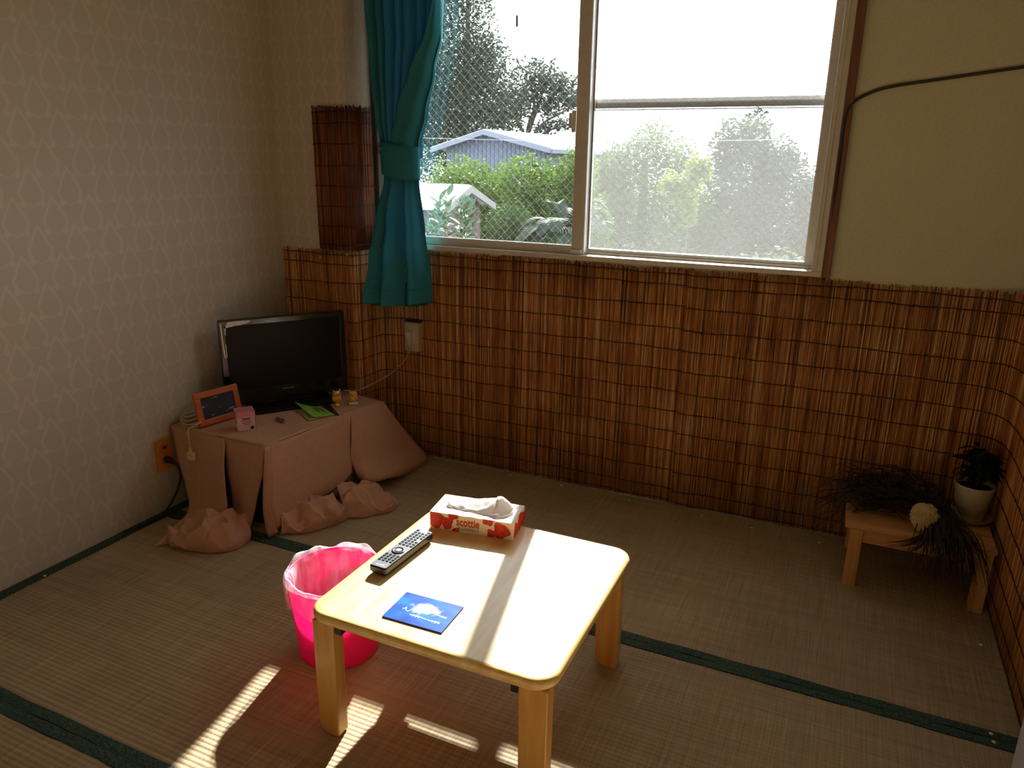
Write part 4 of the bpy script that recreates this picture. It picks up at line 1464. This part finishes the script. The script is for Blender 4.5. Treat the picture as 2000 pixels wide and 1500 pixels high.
lm0 = leaf_mesh('leaf', .052, .0080, lf_m, pp, .50)
spots = []
for k in range(90):
    a = rl.uniform(0, 2 * PI)
    r = rl.uniform(.003, .036)
    x, y = r * math.cos(a), r * math.sin(a)
    if x > .030: x = .030
    if y > .06: y = .06
    spots.append(((x, y, rl.uniform(.145, .235)), (rl.uniform(-.7, .7), rl.uniform(-.5, .5), a - PI / 2 + rl.uniform(-.8, .8))))
for k, (l_, r_) in enumerate(spots):
    if k == 0: lm0.location, lm0.rotation_euler = l_, r_
    else: copy_part(lm0, pp, l_, r_)

# dried dark weed lying along the bench
dw = thing('dried_weed', 'tangle of dark dried seaweed draped over the bench', 'dried plant', (2.48, -.2, BZ))
wd = MB()
rw = random.Random(99)


def strip(path, w):
    pts = spline(path, 10)
    rows = []
    sd_ = Vector((rw.uniform(-1, 1), rw.uniform(-1, 1), rw.uniform(-.3, .3))).normalized()
    for i, p in enumerate(pts):
        k = w * (1 - .75 * i / 10)
        rows.append([p - sd_ * k, p + Vector((0, 0, k * .5)), p + sd_ * k])
    wd.grid(rows)


for k in range(230):                                   # fan to the left
    y0 = rw.uniform(-.26, -.05)
    s0 = Vector((rw.uniform(2.36, 2.60), y0, BZ + rw.uniform(.015, .085)))
    an = rw.uniform(-.7, 1.0)
    L = rw.uniform(.08, .20)
    e = s0 + Vector((-L * math.cos(an * .6), -L * .30 * math.sin(an), rw.uniform(-.04, .05)))
    e.y = min(e.y, -.02)
    e.x = max(e.x, 2.20)
    if e.x < 2.31: e.z -= rw.uniform(0, .13)
    e.z = max(e.z, .03)
    mid = s0.lerp(e, .5) + Vector((0, 0, rw.uniform(.01, .045)))
    strip([s0, mid, e], rw.uniform(.0015, .0045))
for k in range(260):                                   # tangle on the seat
    s0 = Vector((rw.uniform(2.33, 2.60), rw.uniform(-.27, -.04), BZ + rw.uniform(.008, .075)))
    e = s0 + Vector((rw.uniform(-.09, .11), rw.uniform(-.06, .05), rw.uniform(-.03, .04)))
    e.y = min(e.y, -.02); e.z = max(e.z, BZ + .006); e.x = min(e.x, 2.60)
    strip([s0, s0.lerp(e, .5) + Vector((0, 0, rw.uniform(0, .03))), e], rw.uniform(.0015, .0045))
for k in range(190):                                   # fall over the front edge on the right
    s0 = Vector((rw.uniform(2.53, 2.62), rw.uniform(-.29, -.15), BZ + rw.uniform(.015, .075)))
    xx = rw.uniform(-.04, .12)
    edge = Vector((s0.x + xx * .55, -.345 - rw.uniform(0, .02), BZ + rw.uniform(.005, .04)))
    e = Vector((min(2.735, s0.x + xx), -.36 - rw.uniform(0, .05), BZ - rw.uniform(.0, .16) * (.5 + max(0, xx) * 5)))
    strip([s0, edge, e], rw.uniform(.0015, .0040))
for k in range(22):                                    # single blades reaching left over the apron
    s0 = Vector((2.575, -.28, BZ + .02))
    e = Vector((2.455 + rw.uniform(-.02, .05), -.365, BZ - rw.uniform(.015, .05)))
    strip([s0, s0.lerp(e, .6) + Vector((0, -.04, .008)), e], .0035)
w_o = wd.build('blades', plain('dried_weed_brown', (.020, .012, .008), .6, var=.5, vs_=60), dw, smooth=True)
w_o['kind'] = 'stuff'
rc = bmesh.new()
bmesh.ops.create_icosphere(rc, subdivisions=5, radius=1)
cv, cf_ = [], []
for v in rc.verts:
    p = v.co
    n_ = .30 * abs(mnoise.noise(p * 2.6)) + .20 * abs(mnoise.noise(p * 5.5 + Vector((3, 1, 2)))) + .12 * abs(mnoise.noise(p * 13))
    q_ = p * (1.05 - n_ * 1.2)
    cv.append((2.530 + q_.x * .040 * (1 + .25 * p.z), -.300 + q_.y * .030, .262 + q_.z * .050))
rc.verts.index_update()
cf_ = [tuple(v.index for v in f.verts) for f in rc.faces]
rc.free()
co_ = MB().add(cv, cf_)
tag(co_.build('coral_lump', plain('cream_coral', srgb(206, 182, 128), .85, var=.2, vs_=70), None, smooth=True), 'cream knobbly coral lump resting among the dried seaweed on the bench', 'coral')

# ------------------------------------------------------------------ outdoors
GZ = -2.6
gr = struct('ground', MB().box((-60, .6, GZ - .2), (60, 90, GZ)), plain('garden_ground', srgb(48, 52, 32), .95, var=.4, vs_=1.5))


def foliage(blobs, n, size, seed, shell=.55, flat=0):
    rf = random.Random(seed)
    mb = MB()
    tot = sum(b[3] * b[5] for b in blobs)
    for cx, cy, cz, rx, ry, rz in blobs:
        k = int(n * rx * rz / tot)
        for _ in range(k):
            d = Vector((rf.gauss(0, 1), rf.gauss(0, 1), rf.gauss(0, 1))).normalized()
            q = shell + (1.08 - shell) * rf.random() ** .6
            nz = 1 + .28 * mnoise.noise(Vector((cx + d.x * 2.2, cy + d.y * 2.2, cz + d.z * 2.2)))
            p = Vector((cx + d.x * rx * q * nz, cy + d.y * ry * q * nz, cz + d.z * rz * q * nz))
            s = size * rf.uniform(.6, 1.25)
            a = Vector((rf.gauss(0, 1), rf.gauss(0, 1), rf.gauss(0, .6))).normalized()
            b = a.cross(Vector((rf.gauss(0, 1), rf.gauss(0, 1), rf.gauss(0, 1)))).normalized()
            mb.add([p - a * s, p + b * s * .42, p + a * s, p - b * s * .42], [(0, 1, 2, 3)])
    return mb


bark = plain('grey_bark', srgb(74, 64, 54), .9, var=.3, vs_=12)


def tree(name, label, cat, x, y, trunk, blobs, n, size, mat, seed, branches=(), group=None, shell=.5, tr=.16):
    t = thing(name, label, cat, (x, y, GZ), group=group)
    mb = MB()
    mb.tube(spline([p[:3] for p in trunk], 12), [tr * (1 - .056 * i) for i in range(13)], 8)
    mb.build('trunk', bark, t, smooth=True)
    for br in branches:
        k = len(spline(br, 10))
        MB().tube(spline(br, 10), [.06 - .0045 * i for i in range(k)], 6).build('branch', bark, t, smooth=True)
    f = foliage(blobs, n, size, seed, shell).build('foliage', mat, t)
    f['kind'] = 'stuff'
    return t


L_dark = leafmat('dark_evergreen_leaf', (.012, .024, .016), (.032, .052, .030), .25)
L_grey = leafmat('grey_green_leaf', (.020, .030, .024), (.048, .062, .046), .25)
L_bright = leafmat('bright_citrus_leaf', (.022, .056, .008), (.085, .140, .020), .40)
L_mid = leafmat('mid_green_leaf', (.022, .046, .014), (.060, .098, .030), .35)
L_yel = leafmat('yellow_bamboo_leaf', (.06, .09, .015), (.15, .18, .035), .4)
tree('evergreen_tree', 'tall dense evergreen tree rising beyond the grey house, nearest the curtain', 'tree', -8.6, 17.5, [(-8.6, 17.5, GZ), (-8.55, 17.5, 0), (-8.5, 17.5, 3), (-8.4, 17.5, 6)],
     [(-9.3, 17.5, 4.6, 1.5, 1.5, 2.2), (-8.6, 17.4, 3.2, 1.3, 1.4, 1.3), (-7.6, 17.3, 2.9, 1.0, 1.2, 1.15), (-9.9, 17.5, 2.6, 1.6, 1.5, 1.6), (-8.4, 17.3, 1.6, 1.9, 1.4, 1.2), (-9.0, 17.6, 6.4, 1.2, 1.3, 1.6), (-8.0, 17.4, 4.0, .75, .8, .8)], 44000, .062, L_dark, 101, shell=.15)
tree('broadleaf_tree', 'open branching tree showing sky through its leaves above the white roof', 'tree', -7.5, 19.6, [(-7.5, 19.6, GZ), (-7.5, 19.6, .3), (-7.46, 19.6, 2.03), (-7.25, 19.6, 2.76)],
     [(-7.19, 19.6, 3.55, .8, .9, .6), (-6.46, 19.6, 3.30, .70, .7, .5), (-6.05, 19.5, 2.95, .45, .6, .33), (-7.68, 19.6, 3.0, .7, .7, .55), (-6.83, 19.6, 2.76, .5, .6, .32), (-6.28, 19.6, 2.30, .42, .5, .20), (-8.2, 19.7, 2.64, .6, .6, .5), (-6.9, 19.6, 2.2, .5, .5, .22)], 5200, .075, L_grey, 103,
     branches=([(-7.5, 19.6, 1.7), (-6.95, 19.6, 2.34), (-6.34, 19.6, 2.64), (-5.85, 19.54, 2.95)], [(-7.46, 19.6, 2.0), (-7.07, 19.6, 3.01), (-6.83, 19.6, 3.7)], [(-7.48, 19.6, 1.8), (-7.92, 19.6, 2.64), (-8.17, 19.6, 3.13)], [(-7.48, 19.6, 1.6), (-6.83, 19.6, 2.09), (-6.22, 19.6, 2.28)], [(-7.25, 19.6, 2.6), (-7.3, 19.6, 3.1), (-7.45, 19.6, 3.7)]), shell=.1)
tree('citrus_tree', 'bright green bushy tree below the grey house, behind the small shed', 'tree', -3.4, 8.4, [(-3.4, 8.4, GZ), (-3.4, 8.4, -1), (-3.4, 8.4, 0), (-3.4, 8.4, .6)],
     [(-3.55, 8.4, .72, .58, .6, .52), (-3.95, 8.6, .55, .6, .7, .70), (-3.1, 8.3, .60, .45, .5, .48), (-3.3, 8.2, -.3, .95, .8, .9)], 21000, .038, L_bright, 105, shell=.25)
tree('citrus_tree', 'bright green bushy tree below the grey house, next to the window mullion', 'tree', -2.3, 8.1, [(-2.3, 8.1, GZ), (-2.3, 8.1, -1), (-2.3, 8.1, 0), (-2.3, 8.1, .6)],
     [(-2.5, 8.1, .92, .46, .5, .44), (-2.05, 8.2, .78, .42, .5, .50), (-1.72, 8.3, .98, .32, .4, .48), (-2.3, 8.0, .2, .8, .7, .65), (-2.2, 8.0, -.8, .9, .8, .8), (-1.6, 8.2, .3, .5, .5, .6)], 24000, .038, L_bright, 107, shell=.25)
tree('olive_bush', 'small shaded round bush between the shed and the cycad', 'bush', -2.2, 6.95, [(-2.2, 6.95, GZ), (-2.2, 6.95, -1.2), (-2.2, 6.95, -.4), (-2.2, 6.95, .2)],
     [(-2.22, 6.95, .38, .34, .3, .32), (-1.95, 6.95, .26, .25, .3, .30), (-2.2, 6.9, -.35, .5, .4, .6), (-1.75, 6.8, -.25, .4, .4, .35)], 9000, .030, L_mid, 109, shell=.25)
tree('light_tree', 'pale green rounded tree seen through the left of the hazy pane', 'tree', -1.2, 10.2, [(-1.2, 10.2, GZ), (-1.2, 10.2, -1), (-1.2, 10.2, .4), (-1.2, 10.2, 1.3)],
     [(-1.65, 10.2, 1.15, .42, .5, .46), (-1.15, 10.2, 1.45, .38, .5, .46), (-.62, 10.2, 1.2, .36, .5, .42), (-1.2, 10.0, .4, 1.0, .8, .8), (-1.1, 10.0, -.7, 1.2, .9, .9), (-1.9, 10.1, .6, .5, .6, .7), (-.25, 10.6, .1, .6, .5, .95)], 28000, .045, L_mid, 111, shell=.2)
tree('dark_tree', 'dark domed tree seen through the right of the hazy pane', 'tree', .5, 11.2, [(.5, 11.2, GZ), (.5, 11.2, -1), (.5, 11.2, .4), (.5, 11.2, 1.4)],
     [(.0, 11.2, 1.45, .32, .4, .52), (.40, 11.2, 1.68, .30, .4, .42), (.82, 11.2, 1.25, .42, .5, .44), (.55, 11.1, .9, .80, .8, .65), (.5, 11.0, -.3, 1.2, .9, 1.0), (1.32, 11.3, .72, .22, .4, .42), (1.7, 11.3, .0, .8, .7, .9)], 32000, .048, L_dark, 113, shell=.2)
tree('bamboo_clump', 'yellow-green clump between the two trees behind the hazy pane', 'bamboo', -.15, 8.9, [(-.15, 8.9, GZ), (-.15, 8.9, -1), (-.15, 8.9, 0), (-.12, 8.9, .9)],
     [(-.10, 8.9, 1.10, .15, .2, .30), (-.25, 8.9, .82, .17, .2, .28), (.06, 8.9, 1.18, .11, .15, .18), (-.12, 8.85, .60, .12, .15, .3), (-.45, 8.9, .95, .18, .2, .2)], 1700, .05, L_yel, 115, shell=.0, tr=.02)
tree('hedge', 'low green hedge along the foot of the trees below the hazy pane', 'hedge', .5, 7.4, [(.5, 7.4, GZ), (.5, 7.4, -2), (.5, 7.4, -1.4), (.5, 7.4, -1)],
     [(-.5, 7.4, -.9, .7, .5, .8), (.4, 7.4, -.8, .8, .6, .8), (1.4, 7.4, -.7, .8, .6, .9), (2.3, 7.4, -.7, .8, .6, .9)], 16000, .045, L_mid, 117, shell=.25)
tree('far_tree', 'distant dark tree line low at the right edge of the window', 'tree', 4.2, 24, [(4.2, 24, GZ), (4.2, 24, -1), (4.2, 24, 0), (4.2, 24, .6)],
     [(2.6, 24, -.1, 1.6, 1, 1.0), (4.6, 24, -.2, 1.6, 1, 1.0), (6.8, 24, -.1, 1.8, 1, 1.1), (.6, 24, -.2, 1.8, 1, 1.0), (-2.0, 24, -.2, 1.8, 1, 1.1), (-4.4, 24, -.2, 1.8, 1, 1.1), (-13, 24, .6, 2.6, 1.4, 2.2), (-16.5, 24, 1.0, 2.6, 1.4, 2.6)], 14000, .10, L_grey, 119)

# cycad with stiff arching fronds
cy_ = thing('cycad', 'dark spiky cycad with arching fronds beside the window mullion', 'cycad', (-1.25, 6.6, GZ))
MB().tube([(-1.25, 6.6, GZ), (-1.25, 6.6, -1.2), (-1.22, 6.6, .42)], [.16, .15, .12], 10).build('trunk', bark, cy_, smooth=True)
rcx = random.Random(55)
cyc_m = leafmat('cycad_leaf', (.010, .020, .013), (.024, .042, .022), .2)
for k in range(26):
    a = 2 * PI * k / 26 + rcx.uniform(-.1, .1)
    el = rcx.uniform(-.1, 1.1)
    L = rcx.uniform(.5, .75)
    p0 = Vector((-1.22, 6.6, .42))
    dr = Vector((math.cos(a) * math.cos(el), math.sin(a) * math.cos(el), math.sin(el)))
    pts = spline([p0, p0 + dr * L * .5, p0 + dr * L * .85 + Vector((0, 0, -.10)), p0 + dr * L + Vector((math.cos(a) * .08, math.sin(a) * .08, -.28))], 14)
    mb = MB()
    for i, p in enumerate(pts[:-1]):
        t = (pts[i + 1] - p).normalized()
        sd_ = t.cross(Vector((0, 0, 1)))
        if sd_.length < .1: sd_ = Vector((1, 0, 0))
        sd_.normalize()
        for s in (-1, 1):
            for h in (0, .5):
                b = p.lerp(pts[i + 1], h)
                ll = .13 * math.sin(PI * min(1, (i + 1.5) / 16)) + .02
                e = b + sd_ * s * ll + t * ll * .6 + Vector((0, 0, .015))
                mb.add([b - t * .012, b + t * .012, e.lerp(b, .35) + t * .012, e, e.lerp(b, .35) - t * .012], [(0, 1, 2, 3, 4)])
    mb.tube(pts, .006, 4)
    mb.build('frond', cyc_m, cy_)

# young shrub right outside the window
ys_ = thing('young_shrub', 'young long-leaved shrub just outside the clear pane beside the curtain', 'shrub', (-1.5, 3.9, GZ))
rys = random.Random(66)
yl_m = leafmat('young_leaf', (.034, .075, .046), (.070, .125, .066), .35)
tips = []
for k in range(16):
    x = -1.5 + rys.uniform(-.33, .26)
    y = 3.9 + rys.uniform(-.15, .15)
    h = .62 + .30 * math.exp(-((x + 1.42) / .16) ** 2) + rys.uniform(-.08, .06)
    p = [(-1.5 + rys.uniform(-.05, .05), 3.9, GZ), (-1.5 + (x + 1.5) * .5, 3.9, -1.2), (x, y, -.1), (x + rys.uniform(-.03, .03), y, h)]
    MB().tube(spline(p, 12), [.012 - .0007 * i for i in range(13)], 5).build('stem', plain('green_stem', srgb(96, 104, 62), .7), ys_, smooth=True)
    tips.append((x, y, h))
yl0 = leaf_mesh('leaf', .145, .031, yl_m, ys_, .25)
first = True
for (x, y, h) in tips:
    for j in range(18):
        t = j / 17
        z = h - t * .62
        a = j * 2.4 + rys.uniform(-.3, .3)
        l_ = (x + 1.5, y - 3.9, z - GZ)
        r_ = (.95 - .9 * t + rys.uniform(-.2, .2), rys.uniform(-.2, .2), a)
        if first: yl0.location, yl0.rotation_euler = l_, r_; first = False
        else: copy_part(yl0, ys_, l_, r_)

# grey house with a white metal roof
hs = thing('house', 'grey-blue house with a low gable and white metal roof among the trees', 'house', (-5.0, 14.5, GZ))
wallm = plain('grey_blue_siding', srgb(88, 98, 120), .7, var=.06)
gx0, gx1, rx_, gy0, gy1 = -6.05, -3.75, -5.02, 12.0, 18.0
ze, zr = 1.50, 1.79
hb = MB()
hb.prism([(gx0, gy0, GZ), (gx1, gy0, GZ), (gx1, gy0, ze), (rx_, gy0, zr), (gx0, gy0, ze)], (0, gy1 - gy0, 0))
hb.build('wall', wallm, hs)
nb = 24
for k in range(nb):                                     # vertical siding boards on the gable and the long side
    x = gx0 + (gx1 - gx0) * k / nb
    xm = x + (gx1 - gx0) / nb
    zt = lambda q: ze + (zr - ze) * (1 - abs(q - rx_) / ((rx_ - gx0) if q < rx_ else (gx1 - rx_))) - .01
    MB().prism([(x + .006, gy0, .2), (xm - .006, gy0, .2), (xm - .006, gy0, zt(xm)), (x + .006, gy0, zt(x))], (0, -.018, 0)).build('siding_board', wallm, hs)
for k in range(12):
    y = gy0 + (gy1 - gy0) * k / 12
    MB().box((gx1, y + .01, .2), (gx1 + .018, y + .49, ze - .01)).build('siding_board', wallm, hs)
roofm = plain('white_metal_roof', srgb(222, 224, 230), .5, .0, var=.04)
ov = .22
for s, xe in ((-1, gx0), (1, gx1)):
    dx = (xe - rx_)
    sl = (zr - ze) / abs(dx)
    xo = xe + s * ov
    zo = ze - sl * ov
    MB().prism([(rx_, gy0 - .3, zr + .01), (xo, gy0 - .3, zo + .01), (xo, gy0 - .3, zo + .06), (rx_, gy0 - .3, zr + .07)], (0, gy1 - gy0 + .5, 0)).build('roof_slope', roofm, hs)
    MB().prism([(rx_, gy0 - .31, zr - .04), (xo, gy0 - .31, zo - .05), (xo, gy0 - .31, zo + .05), (rx_, gy0 - .31, zr + .065)], (0, .03, 0)).build('barge_board', plain('pale_barge_board', srgb(104, 112, 130), .6), hs)
MB().prism([(gx1 + ov, gy0 - .3, ze - .10), (gx1 + ov + .05, gy0 - .3, ze - .10), (gx1 + ov + .05, gy0 - .3, ze - .02), (gx1 + ov, gy0 - .3, ze - .02)], (0, gy1 - gy0 + .5, 0)).build('gutter', plain('grey_gutter', srgb(84, 92, 104), .5), hs)

# small shed with a white roof
sh = thing('shed', 'small weathered shed with a bright white roof outside below the curtain', 'shed', (-3.1, 5.5, GZ))
swm = wood('weathered_boards', srgb(66, 58, 54), srgb(98, 88, 82), 'Z', .8)
sx1, sx0 = -2.20, -4.3
MB().prism([(sx1, 5.0, GZ), (sx1, 6.0, GZ), (sx1, 6.0, .74), (sx1, 5.5, .92), (sx1, 5.0, .74)], (sx0 - sx1, 0, 0)).build('wall', swm, sh)
for k in range(8):
    y = 5.0 + k * .125
    zt = lambda q: .74 + .18 * (1 - abs(q - 5.5) / .5) - .01
    MB().prism([(sx1, y + .004, -1.2), (sx1, y + .121, -1.2), (sx1, y + .121, zt(y + .121)), (sx1, y + .004, zt(y + .004))], (.015, 0, 0)).build('wall_board', swm, sh)
for s in (-1, 1):
    MB().prism([(sx1 + .12, 5.5, .955), (sx1 + .12, 5.5 + s * .66, .717), (sx1 + .12, 5.5 + s * .66, .745), (sx1 + .12, 5.5, .985)], (sx0 - sx1 - .2, 0, 0)).build('roof_slope', roofm, sh)
    MB().prism([(sx1 + .13, 5.5, .89), (sx1 + .13, 5.5 + s * .665, .655), (sx1 + .13, 5.5 + s * .665, .735), (sx1 + .13, 5.5, .975)], (.025, 0, 0)).build('barge_board', plain('pale_trim_board', srgb(128, 126, 128), .6), sh)

# overhead line
pl = MB()
pth = [(-14, 9, 1.95), (-9, 9, 1.72), (-4.8, 9, 1.61), (-2.15, 9, 1.57), (1, 9, 1.60), (6, 9, 1.78), (12, 9, 2.2)]
pl.tube(spline(pth, 40), .0045, 5)
pl.tube([(-14, 9, GZ), (-14, 9, 2.4)], .08, 8).tube([(12, 9, GZ), (12, 9, 2.6)], .08, 8)
tag(pl.build('overhead_line', plain('pale_line', srgb(140, 146, 152), .6)), 'pale overhead line crossing in front of the grey house', 'power line')
